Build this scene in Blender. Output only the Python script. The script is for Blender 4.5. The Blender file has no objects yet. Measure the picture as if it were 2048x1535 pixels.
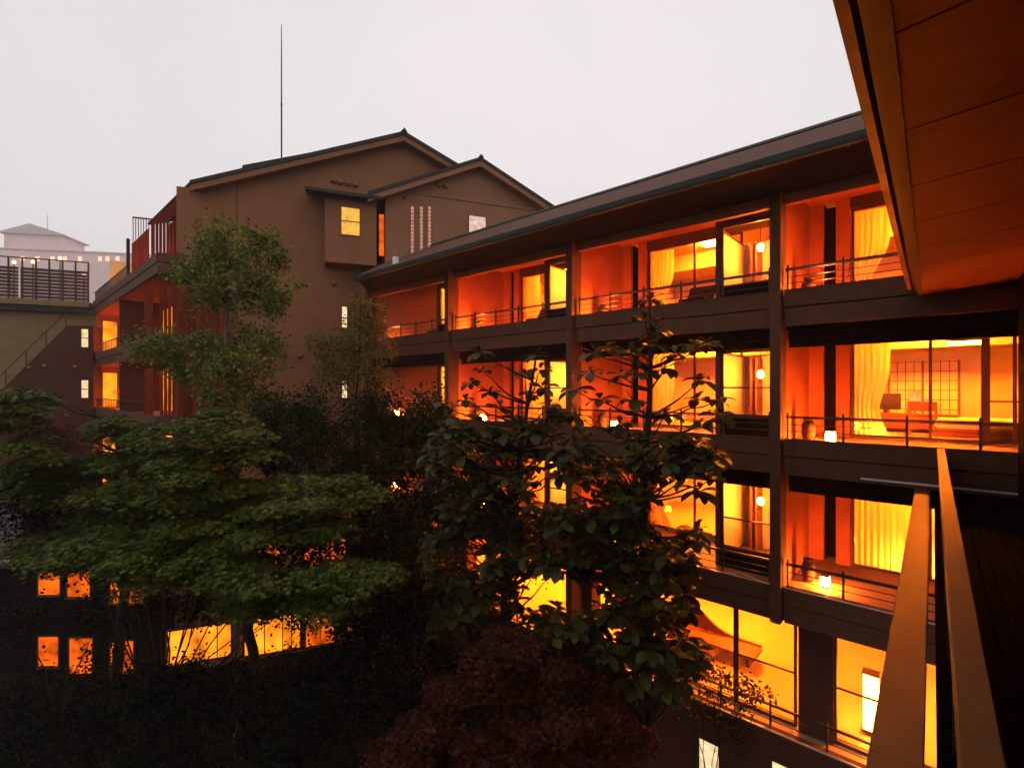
import bpy, math, random
import numpy as np
from mathutils import Vector, Matrix

# ------------------------------------------------------------------ camera, sky, sun, exposure
SC = bpy.context.scene
COL = SC.collection
CZ = 11.5                      # camera height above the garden
FPX, CX, HY = 975.0, 1024.0, 777.0   # focal length and horizon in photo pixels

cam_d = bpy.data.cameras.new('camera')
cam = bpy.data.objects.new('camera', cam_d); COL.objects.link(cam)
cam.location = (0, 0, CZ); cam.rotation_euler = (math.radians(90), 0, 0)
cam_d.sensor_width = 36.0; cam_d.lens = 36.0 * FPX / 2048.0
cam_d.shift_y = (HY - 767.5) / 2048.0
cam_d.clip_start = 0.05; cam_d.clip_end = 3000
SC.camera = cam

W_ = bpy.data.worlds.new('World'); SC.world = W_; W_.use_nodes = True
nt = W_.node_tree; nt.nodes.clear()
out = nt.nodes.new('ShaderNodeOutputWorld'); bg = nt.nodes.new('ShaderNodeBackground')
sky = nt.nodes.new('ShaderNodeTexSky'); sky.sky_type = 'NISHITA'; sky.sun_disc = False
sky.sun_elevation = math.radians(12); sky.sun_rotation = math.radians(200)
mixn = nt.nodes.new('ShaderNodeMixRGB'); mixn.inputs[0].default_value = 0.985
ramp = nt.nodes.new('ShaderNodeValToRGB')
tc = nt.nodes.new('ShaderNodeTexCoord'); nz = nt.nodes.new('ShaderNodeTexNoise')
nz.inputs['Scale'].default_value = 1.3; nz.inputs['Detail'].default_value = 3.0
ramp.color_ramp.elements[0].position = 0.3; ramp.color_ramp.elements[0].color = (0.62, 0.615, 0.635, 1)
ramp.color_ramp.elements[1].position = 0.7; ramp.color_ramp.elements[1].color = (0.75, 0.70, 0.70, 1)
sc_ = nt.nodes.new('ShaderNodeMixRGB'); sc_.blend_type = 'MULTIPLY'; sc_.inputs[0].default_value = 1.0
sc_.inputs[2].default_value = (12.9, 12.7, 12.7, 1)
nt.links.new(tc.outputs['Generated'], nz.inputs['Vector']); nt.links.new(nz.outputs['Fac'], ramp.inputs['Fac'])
nt.links.new(ramp.outputs['Color'], sc_.inputs[1])
nt.links.new(sky.outputs['Color'], mixn.inputs[1]); nt.links.new(sc_.outputs['Color'], mixn.inputs[2])
nt.links.new(mixn.outputs['Color'], bg.inputs['Color']); bg.inputs['Strength'].default_value = 0.1
nt.links.new(bg.outputs['Background'], out.inputs['Surface'])

sun_d = bpy.data.lights.new('sun', 'SUN'); sun_d.energy = 0.12; sun_d.angle = math.radians(40); sun_d.color = (1, .95, .9)
sun = bpy.data.objects.new('sun', sun_d); COL.objects.link(sun)
sun.rotation_euler = (math.radians(35), 0, math.radians(-30)); sun.location = (0, 0, 60)

SC.view_settings.view_transform = 'Standard'; SC.view_settings.look = 'None'
SC.view_settings.gamma = 1.0; SC.view_settings.exposure = 0.0; SC.view_settings.use_curve_mapping = False
SC.render.engine = 'CYCLES'
cy = SC.cycles
cy.use_denoising = True
try: cy.denoiser = 'OPENIMAGEDENOISE'
except Exception: pass
cy.max_bounces = 6; cy.diffuse_bounces = 3; cy.glossy_bounces = 3; cy.transparent_max_bounces = 16
cy.transmission_bounces = 4; cy.volume_bounces = 1; cy.use_adaptive_sampling = True; cy.adaptive_threshold = .025
cy.caustics_reflective = False; cy.caustics_refractive = False
cy.sample_clamp_indirect = 20.0

R = math.radians
rng = np.random.default_rng(7)
random.seed(7)

# ------------------------------------------------------------------ helpers
class Frame:
    """plan frame: t along the facade, b inward, z relative to the camera's eye level"""
    def __init__(s, o, heading, inward):
        h = R(heading); i = R(inward)
        s.o = o; s.u = (math.sin(h), math.cos(h)); s.n = (math.sin(i), math.cos(i))
    def W(s, t, b, z):
        return (s.o[0] + t * s.u[0] + b * s.n[0], s.o[1] + t * s.u[1] + b * s.n[1], z + CZ)
    def px(s, x, y, b=0.0):
        """photo pixel -> (t, z) on the plane at inward offset b"""
        tx = (x - CX) / FPX
        ox, oy = s.o[0] + b * s.n[0], s.o[1] + b * s.n[1]
        t = (tx * oy - ox) / (s.u[0] - tx * s.u[1])
        Y = oy + t * s.u[1]
        return t, (HY - y) / FPX * Y

def P(x, y, Y):
    return Vector(((x - CX) / FPX * Y, Y, (HY - y) / FPX * Y + CZ))

class MB:
    def __init__(s, fr=None): s.v = []; s.f = []; s.fr = fr
    def add(s, vs, fs):
        k = len(s.v); s.v += [tuple(p) for p in vs]; s.f += [tuple(i + k for i in f) for f in fs]; return s
    def box(s, t0, t1, b0, b1, z0, z1):
        c = [(t0, b0, z0), (t1, b0, z0), (t1, b1, z0), (t0, b1, z0), (t0, b0, z1), (t1, b0, z1), (t1, b1, z1), (t0, b1, z1)]
        c = [s.fr.W(*p) for p in c]
        return s.add(c, [(0, 3, 2, 1), (4, 5, 6, 7), (0, 1, 5, 4), (1, 2, 6, 5), (2, 3, 7, 6), (3, 0, 4, 7)])
    def bbox(s, t0, t1, b0, b1, z0, z1, e=.012):
        """box with chamfered long edges (profile in t,z extruded along b)"""
        pr = [(t0 + e, z0), (t1 - e, z0), (t1, z0 + e), (t1, z1 - e), (t1 - e, z1), (t0 + e, z1), (t0, z1 - e), (t0, z0 + e)]
        return s.prism(pr, b0, b1)
    def prism(s, poly, b0, b1):
        n = len(poly)
        c = [s.fr.W(t, b0, z) for t, z in poly] + [s.fr.W(t, b1, z) for t, z in poly]
        fs = [tuple(range(n - 1, -1, -1)), tuple(range(n, 2 * n))]
        fs += [(i, (i + 1) % n, n + (i + 1) % n, n + i) for i in range(n)]
        return s.add(c, fs)
    def prism_t(s, poly, t0, t1):
        """profile in (b,z) extruded along t"""
        n = len(poly)
        c = [s.fr.W(t0, b, z) for b, z in poly] + [s.fr.W(t1, b, z) for b, z in poly]
        fs = [tuple(range(n - 1, -1, -1)), tuple(range(n, 2 * n))]
        fs += [(i, (i + 1) % n, n + (i + 1) % n, n + i) for i in range(n)]
        return s.add(c, fs)
    def tube(s, pts, rad, seg=8, cap=True):
        pts = [Vector(p) for p in pts]
        if not hasattr(rad, '__len__'): rad = [rad] * len(pts)
        rings = []; k = len(s.v)
        ref = Vector((0.13, 0.21, 1)).normalized()
        for i, p in enumerate(pts):
            d = (pts[min(i + 1, len(pts) - 1)] - pts[max(i - 1, 0)])
            d = d.normalized() if d.length > 1e-9 else Vector((0, 0, 1))
            r_ = ref if abs(d.dot(ref)) < .95 else Vector((1, 0, 0))
            a = d.cross(r_).normalized(); c = d.cross(a)
            for j in range(seg):
                an = 2 * math.pi * j / seg
                s.v.append(tuple(p + (a * math.cos(an) + c * math.sin(an)) * rad[i]))
        for i in range(len(pts) - 1):
            for j in range(seg):
                a0 = k + i * seg + j; a1 = k + i * seg + (j + 1) % seg
                s.f.append((a0, a1, a1 + seg, a0 + seg))
        if cap:
            s.f.append(tuple(k + j for j in range(seg - 1, -1, -1)))
            s.f.append(tuple(k + (len(pts) - 1) * seg + j for j in range(seg)))
        return s
    def bar(s, p, q, r): return s.tube([p, q], r, 6)
    def lathe(s, c, prof, seg=14):
        k = len(s.v)
        for r, z in prof:
            for j in range(seg):
                a = 2 * math.pi * j / seg
                s.v.append((c[0] + r * math.cos(a), c[1] + r * math.sin(a), c[2] + z))
        for i in range(len(prof) - 1):
            for j in range(seg):
                a0 = k + i * seg + j; a1 = k + i * seg + (j + 1) % seg
                s.f.append((a0, a1, a1 + seg, a0 + seg))
        s.f.append(tuple(k + j for j in range(seg - 1, -1, -1)))
        s.f.append(tuple(k + (len(prof) - 1) * seg + j for j in range(seg)))
        return s
    def build(s, name, mat, parent=None, smooth=False):
        L = base_of(parent)
        me = bpy.data.meshes.new(name)
        me.from_pydata([(x - L[0], y - L[1], z - L[2]) for x, y, z in s.v], [], s.f)
        import bmesh
        bm = bmesh.new(); bm.from_mesh(me)
        bmesh.ops.recalc_face_normals(bm, faces=bm.faces); bm.to_mesh(me); bm.free()
        if smooth: me.polygons.foreach_set('use_smooth', [True] * len(me.polygons))
        me.materials.append(mat)
        o = bpy.data.objects.new(name, me); COL.objects.link(o)
        if parent is not None: o.parent = parent
        return o

def base_of(parent):
    while parent is not None and parent.parent is not None: parent = parent.parent
    return tuple(parent.location) if parent is not None else (0, 0, 0)

def thing(name, label, cat, loc, group=None):
    o = bpy.data.objects.new(name, None); COL.objects.link(o)
    o.location = loc; o.empty_display_size = .2
    o['label'] = label; o['category'] = cat
    if group: o['group'] = group
    return o
def tag(o, label, cat, group=None):
    o['label'] = label; o['category'] = cat
    if group: o['group'] = group
    return o

# ------------------------------------------------------------------ materials
MATS = {}
def mat(name, col, rough=.8, var=.25, scale=6.0, bump=.0, bscale=60., metal=0., spec=.3, stretch=None, emit=None, estr=0., rot=None):
    if name in MATS: return MATS[name]
    m = bpy.data.materials.new(name); m.use_nodes = True
    n = m.node_tree.nodes; l = m.node_tree.links
    bs = n['Principled BSDF']
    bs.inputs['Roughness'].default_value = rough; bs.inputs['Metallic'].default_value = metal
    bs.inputs['Specular IOR Level'].default_value = spec
    tcn = n.new('ShaderNodeTexCoord'); vec = tcn.outputs['Object']
    if stretch:
        mp = n.new('ShaderNodeMapping'); mp.inputs['Scale'].default_value = stretch
        if rot is not None: mp.vector_type = 'TEXTURE'; mp.inputs['Rotation'].default_value = (0, 0, math.radians(rot))
        l.new(vec, mp.inputs['Vector']); vec = mp.outputs['Vector']
    nz = n.new('ShaderNodeTexNoise'); nz.inputs['Scale'].default_value = scale; nz.inputs['Detail'].default_value = 6
    nz.inputs['Roughness'].default_value = .6
    l.new(vec, nz.inputs['Vector'])
    rp = n.new('ShaderNodeValToRGB')
    rp.color_ramp.elements[0].position = .3; rp.color_ramp.elements[1].position = .72
    rp.color_ramp.elements[0].color = tuple(c * (1 - var) for c in col) + (1,)
    rp.color_ramp.elements[1].color = tuple(min(1, c * (1 + var)) for c in col) + (1,)
    l.new(nz.outputs['Fac'], rp.inputs['Fac']); l.new(rp.outputs['Color'], bs.inputs['Base Color'])
    if bump:
        n2 = n.new('ShaderNodeTexNoise'); n2.inputs['Scale'].default_value = bscale; n2.inputs['Detail'].default_value = 4
        l.new(vec, n2.inputs['Vector'])
        b = n.new('ShaderNodeBump'); b.inputs['Strength'].default_value = bump; b.inputs['Distance'].default_value = .01
        l.new(n2.outputs['Fac'], b.inputs['Height']); l.new(b.outputs['Normal'], bs.inputs['Normal'])
    if emit:
        bs.inputs['Emission Color'].default_value = tuple(emit) + (1,); bs.inputs['Emission Strength'].default_value = estr
    MATS[name] = m; return m

def glass_mat():
    if 'glass' in MATS: return MATS['glass']
    m = bpy.data.materials.new('window_glass'); m.use_nodes = True
    n = m.node_tree.nodes; l = m.node_tree.links; n.clear()
    o = n.new('ShaderNodeOutputMaterial'); mx = n.new('ShaderNodeMixShader')
    tr = n.new('ShaderNodeBsdfTransparent'); tr.inputs[0].default_value = (.94, .95, .93, 1)
    gl = n.new('ShaderNodeBsdfGlossy'); gl.inputs['Roughness'].default_value = .02
    fr = n.new('ShaderNodeFresnel'); fr.inputs['IOR'].default_value = 1.22
    l.new(fr.outputs[0], mx.inputs[0]); l.new(tr.outputs[0], mx.inputs[1]); l.new(gl.outputs[0], mx.inputs[2])
    l.new(mx.outputs[0], o.inputs['Surface'])
    MATS['glass'] = m; return m

def leaf_mat(name, c0, c1, trans=.35, rough=.5, spec=.2):
    m = bpy.data.materials.new(name); m.use_nodes = True
    n = m.node_tree.nodes; l = m.node_tree.links; n.clear()
    o = n.new('ShaderNodeOutputMaterial')
    g = n.new('ShaderNodeNewGeometry'); rp = n.new('ShaderNodeValToRGB')
    rp.color_ramp.elements[0].color = tuple(c0) + (1,); rp.color_ramp.elements[1].color = tuple(c1) + (1,)
    oi = n.new('ShaderNodeObjectInfo'); ad = n.new('ShaderNodeMath'); ad.operation = 'ADD'
    fr = n.new('ShaderNodeMath'); fr.operation = 'FRACT'
    l.new(g.outputs['Random Per Island'], ad.inputs[0]); l.new(oi.outputs['Random'], ad.inputs[1]); l.new(ad.outputs[0], fr.inputs[0])
    l.new(fr.outputs[0], rp.inputs['Fac'])
    bs = n.new('ShaderNodeBsdfPrincipled'); bs.inputs['Roughness'].default_value = rough
    bs.inputs['Specular IOR Level'].default_value = spec
    tl = n.new('ShaderNodeBsdfTranslucent'); mx = n.new('ShaderNodeMixShader'); mx.inputs[0].default_value = trans
    l.new(rp.outputs['Color'], bs.inputs['Base Color']); l.new(rp.outputs['Color'], tl.inputs['Color'])
    l.new(bs.outputs[0], mx.inputs[1]); l.new(tl.outputs[0], mx.inputs[2]); l.new(mx.outputs[0], o.inputs['Surface'])
    return m

WARM = (1.0, 0.185, 0.007)
def emis(name, col, s, var=.25, nsc=5.):
    if name in MATS: return MATS[name]
    m = bpy.data.materials.new(name); m.use_nodes = True
    n = m.node_tree.nodes; l = m.node_tree.links; n.clear()
    o = n.new('ShaderNodeOutputMaterial'); e = n.new('ShaderNodeEmission')
    tcn = n.new('ShaderNodeTexCoord'); nz = n.new('ShaderNodeTexNoise'); nz.inputs['Scale'].default_value = nsc
    rp = n.new('ShaderNodeMapRange'); rp.inputs[1].default_value = .3; rp.inputs[2].default_value = .7
    rp.inputs[3].default_value = s * (1 - var); rp.inputs[4].default_value = s * (1 + var)
    l.new(tcn.outputs['Object'], nz.inputs['Vector']); l.new(nz.outputs['Fac'], rp.inputs[0])
    e.inputs[0].default_value = tuple(col) + (1,); l.new(rp.outputs[0], e.inputs[1])
    l.new(e.outputs[0], o.inputs['Surface']); MATS[name] = m; return m

M_stucco = mat('brown_stucco', (.245, .104, .048), .95, .10, 1.2, .35, 90)
M_stucco2 = mat('warm_brown_stucco', (.26, .122, .066), .95, .10, 1.2, .35, 90)
M_dark = mat('dark_brown_render', (.07, .018, .009), .85, .15, 3, .25, 70)
M_fascia = mat('brown_fascia_paint', (.10, .035, .015), .8, .12, 3, .25, 60)
M_head = mat('dark_header_paint', (.009, .004, .003), .8, .2, 4, .2, 40, spec=.05)
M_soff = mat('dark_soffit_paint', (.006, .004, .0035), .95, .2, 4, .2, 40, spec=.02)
M_wallo = mat('balcony_plaster', (.42, .115, .04), .9, .10, 2, .25, 80)
M_room = mat('cream_room_plaster', (.62, .46, .30), .9, .06, 2, .1, 60)
M_ceil = mat('pale_ceiling_board', (.60, .44, .28), .85, .08, 3, .1, 40)
M_floor = mat('tatami_and_wood_floor', (.48, .30, .15), .45, .15, 5, .1, 40, stretch=(1, 8, 1))
M_deck = mat('balcony_deck_wood', (.34, .19, .10), .6, .2, 6, .2, 50, stretch=(8, 1, 1))
M_frame = mat('dark_wood_frame', (.075, .03, .016), .55, .2, 8, .15, 60, stretch=(1, 1, .2))
M_metal = mat('dark_steel_rail', (.045, .03, .025), .45, .2, 10, .0, metal=.4)
M_roof = mat('brown_metal_roof', (.12, .065, .048), .85, .2, 2, .2, 30, spec=.03)
M_roofd = mat('dark_slate_roof', (.04, .042, .040), .7, .25, 4, .2, 30, spec=.08)
M_gutter = mat('grey_green_gutter', (.028, .032, .028), .6, .25, 6, spec=.15)
M_louver = leaf_mat('red_cedar_slat', (.34, .055, .018), (.52, .11, .035), .72, .7)
M_soffit = mat('cedar_soffit_board', (.30, .072, .022), .6, .22, 2.5, .10, 20, stretch=(1.0, .06, .06), rot=-40.8)
M_rail = mat('handrail_wood', (.13, .052, .016), .5, .16, 2.5, .08, 40, spec=.15)
M_black = mat('shade_black_wall', (.004, .003, .0025), .9, .3, 5, .2, 60, spec=.02)  # near-black base carries the deep shade of annex and gallery in its colour
M_white = mat('pale_metal_trim', (.7, .66, .62), .35, .1, 5, metal=.5)
M_curt = leaf_mat('sheer_curtain_cloth', (.62, .42, .22), (.70, .50, .28), .55, .9)
M_furn = mat('red_brown_furniture', (.22, .06, .025), .5, .2, 6, .1, 30)
M_cloth = mat('cream_bedding', (.7, .58, .42), .95, .08, 6, .2, 30)
M_darkf = mat('dark_upholstery', (.025, .010, .007), .9, .2, 8, .1, 50)
M_paper = mat('shoji_paper', (.78, .62, .40), .9, .05, 4)
M_terr = mat('ochre_render', (.22, .14, .06), .95, .15, 2, .2, 60)
M_bark = mat('bark', (.022, .014, .010), .95, .4, 12, .5, 40)
M_barkp = mat('pale_birch_bark', (.11, .075, .055), .9, .4, 8, .4, 30)
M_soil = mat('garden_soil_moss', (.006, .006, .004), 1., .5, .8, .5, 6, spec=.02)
M_stone = mat('garden_stone', (.05, .045, .04), .9, .4, 5, .5, 12)
M_lamp = emis('paper_lantern_glow', (1, .21, .016), 580)
M_lamp2 = emis('bright_paper_lantern_glow', (1, .19, .012), 1100)
M_lounge = emis('lounge_lamp_glow', WARM, 800)
M_ceill = emis('ceiling_lamp_glow', WARM, 1300)
M_pend = emis('pendant_glow', (1, .26, .02), 1100)
M_strip = emis('strip_light_glow', (1, .24, .02), 80)
M_winy = emis('lit_window_yellow', (1, .50, .07), 1.0)
M_winw = emis('lit_window_pale', (1, .72, .38), 1.05)
M_winp = emis('lit_window_rose', (1, .66, .54), .80)
M_slit = emis('lit_slit_rose', (1, .44, .30), .55)
M_wino = emis('lit_window_orange', (1, .13, .004), 1.0, .6, 1.6)
M_wins = emis('lit_window_amber', (1, .24, .008), 1.7, .6, 1.1)
G_ = glass_mat()

# ------------------------------------------------------------------ plan frames
FR = Frame((5.80, 10.65), -48.2, 41.8)          # long balcony wing (t=0 at the pillar in front of the second bay)
FG = Frame((-6.5, 22.2), 69.0, -21.0)           # gabled house
FL = Frame((-13.85, 19.10), -47.5, 42.5)        # side with cedar screens
FW = Frame((-13.85 - .7373 * 16.2, 19.10 + .6756 * 16.2), 69.0, -21.0)   # far left wall with terrace
FD = Frame((0, 0), 40.8, 130.8)                 # viewer's own gallery: t forward, b to the right
GZ = -11.4
P5, P4, P3, P2, P1, P0 = 5.32, 2.12, -1.08, -4.28, -7.48, -10.68

# ------------------------------------------------------------------ setting
def ground():
    vs = [(-540, -300, 0), (540, -300, 0), (540, 540, 0), (-540, 540, 0)]
    m = MB(); m.add([(x, y, GZ + CZ - .02) for x, y, z in vs], [(0, 1, 2, 3)])
    o = m.build('ground', M_soil); o['kind'] = 'structure'
ground()

# ------------------------------------------------------------------ long balcony wing
wing = thing('balcony_wing', 'long brown hotel wing with four storeys of glowing recessed balconies', 'building', FR.W(0, 0, GZ))
BAYS = [-5.4, 0.0, 5.4, 10.8]
FLN = {4: 'top-floor', 3: 'third-floor', 2: 'second-floor', 1: 'lower-floor'}
BAYN = {-5.4: 'in the bay beside the plank eave', 0.0: 'in the second bay from the plank eave',
        5.4: 'in the third bay from the plank eave', 10.8: 'in the bay next to the gabled house'}

def pillars():
    for k in range(-1, 4):
        t = 5.4 * k
        MB(FR).bbox(t - .105, t + .105, -.20, .30, -5.05 if k == 0 else GZ, 4.28).build('pillar', M_fascia, wing)
    # lower pier under the second bay's pillar stands further in
    MB(FR).bbox(-.9, -.3, .55, 1.1, GZ, -5.05).build('pier', M_dark, wing)
pillars()

def rail_post(t, b, z0, z1, parent): MB(FR).box(t - .02, t + .02, b - .02, b + .02, z0, z1).build('post', M_metal, parent)

def railing(t0, t1, Pz, bars=(.16, .30, .44), h=.48, step=1.05, b=.10):
    top = MB(FR).box(t0, t1, b - .03, b + .03, Pz + h - .025, Pz + h + .015).build('railing', M_metal, wing)
    n = max(1, round((t1 - t0) / step))
    for i in range(n + 1):
        t = t0 + .04 + (t1 - t0 - .08) * i / n
        rail_post(t, b, Pz - .06, Pz + h + .09, top)
    for z in bars:
        MB(FR).box(t0, t1, b - .008, b + .008, Pz + z - .008, Pz + z + .008).build('wire', M_metal, top)
    return top

def pane(fr, t0, t1, b, z0, z1, parent, fw=.05, mull=(), trans=(), name='window', depth=.06, fm=None, gm=None):
    """a window: frame ring, mullions and glass"""
    fm = fm or M_frame
    m = MB(fr)
    m.box(t0, t1, b - depth / 2, b + depth / 2, z0, z0 + fw); m.box(t0, t1, b - depth / 2, b + depth / 2, z1 - fw, z1)
    m.box(t0, t0 + fw, b - depth / 2 + .001, b + depth / 2 - .001, z0 + fw, z1 - fw)
    m.box(t1 - fw, t1, b - depth / 2 + .001, b + depth / 2 - .001, z0 + fw, z1 - fw)
    w = m.build(name, fm, parent)
    for f in mull:
        t = t0 + (t1 - t0) * f
        MB(fr).box(t - fw / 2, t + fw / 2, b - depth / 2 + .004, b + depth / 2 - .004, z0 + fw, z1 - fw).build('mullion', fm, w)
    for f in trans:
        z = z0 + (z1 - z0) * f
        MB(fr).box(t0 + fw, t1 - fw, b - depth / 2 + .008, b + depth / 2 - .008, z - .018, z + .018).build('crossbar', fm, w)
    MB(fr).box(t0 + fw * .6, t1 - fw * .6, b - .004, b + .004, z0 + fw * .6, z1 - fw * .6).build('pane', gm or G_, w)
    return w

def curtain(t0, t1, b, z0, z1, label, gather=0.0, waves=7, group=None):
    """wavy cloth; gather>0 ties it back towards t0"""
    nt_, nz_ = waves * 6, 10
    vs = []; fs = []
    for j in range(nz_ + 1):
        v = j / nz_
        pinch = 1 - gather * math.exp(-((v - .28) / .22) ** 2) if gather else 1
        for i in range(nt_ + 1):
            u = i / nt_
            t = t0 + (t1 - t0) * u * pinch
            vs.append(FR.W(t, b + .016 * math.sin(u * waves * 2 * math.pi + .6 * math.sin(5 * u)) * (.6 + .4 * (1 - v)), z0 + (z1 - z0) * v))
    for j in range(nz_):
        for i in range(nt_):
            a = j * (nt_ + 1) + i
            fs.append((a, a + 1, a + nt_ + 2, a + nt_ + 1))
    o = MB().add(vs, fs).build('curtain', M_curt, None, True)
    return tag(o, label, 'curtain', group)

def lantern(p, s, label, group=None, m=None):
    x, y, z = p
    t = thing('floor_lantern', label, 'lantern', p, group)
    glow = m; m = MB()
    m.lathe((x, y, z + .02), [(s * .60, 0), (s * .66, s * .3), (s * .66, s * 1.0), (s * .60, s * 1.25)], 4)
    m.build('paper_shade', glow or M_lamp, t)
    MB().lathe((x, y, z), [(s * .68, 0), (s * .68, .02)], 4).build('base', M_frame, t)
    MB().lathe((x, y, z + .02 + s * 1.25), [(s * .66, 0), (s * .66, .012)], 4).build('cap', M_frame, t)
    return t

def pot(p, h, r, label):
    x, y, z = p
    t = thing('clay_pot', label, 'pot', p)
    MB().lathe(p, [(r * .75, 0), (r, h * .35), (r * .98, h * .7), (r * .62, h * .92)], 14).build('body', M_darkf, t, True)
    MB().lathe((x, y, z + h * .9), [(r * .55, .02), (r * .72, h * .06), (r * .70, h * .12)], 14).build('rim', M_darkf, t, True)
    return t

def pendant(p, top, label, r=.10):
    x, y, z = p
    t = thing('pendant_lamp', label, 'lamp', (x, y, top + CZ))
    MB().bar((x, y, z + r), (x, y, top + CZ), .008).build('cord', M_metal, t)
    MB().lathe((x, y, z - r * 1.3), [(r * .35, 0), (r * .85, r * .5), (r, r * 1.2), (r * .85, r * 2.0), (r * .35, r * 2.5)], 12).build('shade', M_pend, t, True)
    MB().lathe((x, y, z + r * 1.2), [(r * .36, 0), (r * .2, r * .3)], 10).build('socket', M_metal, t)
    return t

def ceiling_lamp(t, b, z, s, label, m=None):
    p = FR.W(t, b, z)
    o = thing('ceiling_lamp', label, 'lamp', p)
    MB(FR).box(t - s, t + s, b - s, b + s, z - .06, z - .02).build('diffuser', m or M_ceill, o)
    MB(FR).box(t - s - .03, t + s + .03, b - s - .03, b + s + .03, z - .02, z).build('frame', M_frame, o)
    return o

ROOM_B = 6.6
def storey(ta, fl, Pz, top=False):
    """one bay of one storey (ta = end nearest the viewer, tb = far end)"""
    tb = ta + 5.4
    zf = Pz - .10
    ceil = 4.72 if top else Pz + 2.72
    head = 4.45 if top else Pz + 2.42
    # fascia: two boards with a groove
    MB(FR).box(ta + .14, tb - .14, -.06, .12, Pz - .36, Pz).build('fascia_board', M_fascia, wing)
    MB(FR).box(ta + .14, tb - .14, -.03, .12, Pz - .77, Pz - .385).build('fascia_board', M_fascia, wing)
    MB(FR).box(ta + .14, tb - .14, -.075, -.055, Pz - .012, Pz + .012).build('edge_trim', M_white if fl <= 2 else M_fascia, wing)
    MB(FR).box(ta + .08, tb - .08, .121, 2.80, zf - .22, zf).build('deck', M_deck, wing)
    # divider at the far end
    MB(FR).box(tb - .08, tb + .08, .301, 2.85, zf + .002, 4.70 if top else Pz + 2.40).build('divider_wall', M_wallo, wing)
    if not top:
        MB(FR).box(ta + .14, tb - .14, .42, .54, Pz + 2.0, Pz + 2.44).build('header_beam', M_head, wing)
        MB(FR).box(ta + .14, tb - .14, .32, .418, Pz + 2.16, Pz + 2.44).build('blind_box', M_head, wing)
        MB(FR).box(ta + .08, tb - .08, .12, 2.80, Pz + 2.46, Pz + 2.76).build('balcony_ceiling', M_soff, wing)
    else:
        MB(FR).box(ta + .14, tb - .14, .05, .20, 4.0, 4.28).build('eave_beam', M_wallo, wing)
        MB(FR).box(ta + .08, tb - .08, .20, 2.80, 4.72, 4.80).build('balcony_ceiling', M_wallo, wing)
        MB(FR).box(ta + .30, tb - .30, 1.2, 1.32, 4.50, 4.719).build('ceiling_joist', M_frame, wing)
    # window wall at b = 2.8 from the far end: wall, slot, column, glazing
    MB(FR).box(tb - .40, tb - .08, 2.78, 2.90, zf, ceil).build('back_wall', M_wallo, wing)
    MB(FR).box(tb - .68, tb - .40, 3.25, 3.33, zf, ceil).build('slot_back', M_head, wing)
    MB(FR).box(tb - .42, tb - .402, 2.9, 3.25, zf, ceil).build('slot_side', M_head, wing)
    MB(FR).box(tb - .97, tb - .68, 2.72, 3.33, zf, ceil).build('column', M_wallo, wing)
    MB(FR).box(ta + .08, tb - .97, 2.74, 2.90, head, ceil).build('window_header', M_frame, wing)
    # room shell
    MB(FR).box(ta + .06, tb - .10, 2.801, ROOM_B, zf - .15, zf - .004).build('room_floor', M_floor, wing)
    MB(FR).box(ta + .06, tb - .10, 2.90, ROOM_B, ceil, ceil + .08).build('room_ceiling', M_ceil, wing)
    MB(FR).box(ta + .06, tb - .10, ROOM_B, ROOM_B + .12, zf, ceil).build('room_wall', M_room, wing)
    MB(FR).box(tb - .22, tb - .10, 3.34, ROOM_B, zf, ceil).build('room_wall', M_room, wing)
    MB(FR).box(ta + .06, ta + .16, 2.90, ROOM_B, zf, ceil).build('room_wall', M_room, wing)
    # dropped ceiling at the back of the room
    MB(FR).box(ta + .17, tb - .23, 5.1, ROOM_B - .001, ceil - .55, ceil - .001).build('dropped_ceiling', M_ceil, wing)
    # glazing: sliding window leaves at 2.8
    g0, g1 = ta + 1.55, tb - .99
    pane(FR, g0, g1, 2.84, zf + .002, head, wing, .06, mull=(.48,), name='sliding_window')
    # glazed sunroom in the near corner, set just behind the parapet
    hs = Pz + .375; tp = 4.02 if top else Pz + 2.0
    MB(FR).box(ta + .14, ta + 1.42, .62, .80, zf, hs).build('sunroom_wall', M_head, wing)
    pane(FR, ta + .14, ta + 1.42, .71, hs, tp, wing, .05, mull=(), trans=() if top else (.45,), name='sunroom_window')
    MB(FR).bbox(ta + 1.42, ta + 1.55, .64, .78, zf, tp + .25).build('sunroom_post', M_frame, wing)
    MB(FR).box(ta + .14, ta + 1.42, .64, .78, tp + .001, tp + (.30 if top else .06)).build('sunroom_header', M_frame, wing)
    pane(FR, 0, 1, 0, 0, 1, wing, name='sunroom_window') if False else None
    side = MB(FR); side.box(ta + 1.47, ta + 1.52, .79, 2.78, zf, zf + .06); side.box(ta + 1.47, ta + 1.52, .79, 2.78, tp - .05, tp)
    side.build('sunroom_rail', M_frame, wing)
    MB(FR).box(ta + 1.485, ta + 1.505, .79, 2.78, zf + .06, tp - .05).build('sunroom_partition', M_room, wing)
    MB(FR).box(ta + .17, ta + 1.46, 2.70, 2.735, zf, tp - .02).build('sunroom_partition', M_room, wing)
    MB(FR).box(ta + .10, ta + .16, .80, 2.90, zf, ceil - .001).build('sunroom_wall', M_room, wing)
    # folding doors stacked inside the sunroom
    for k in range(2):
        MB(FR).box(ta + .98 + .13 * k, ta + 1.03 + .13 * k, 2.1, 2.6 + .04 * k, zf, tp - .1).build('folding_door', M_furn, wing)

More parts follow.
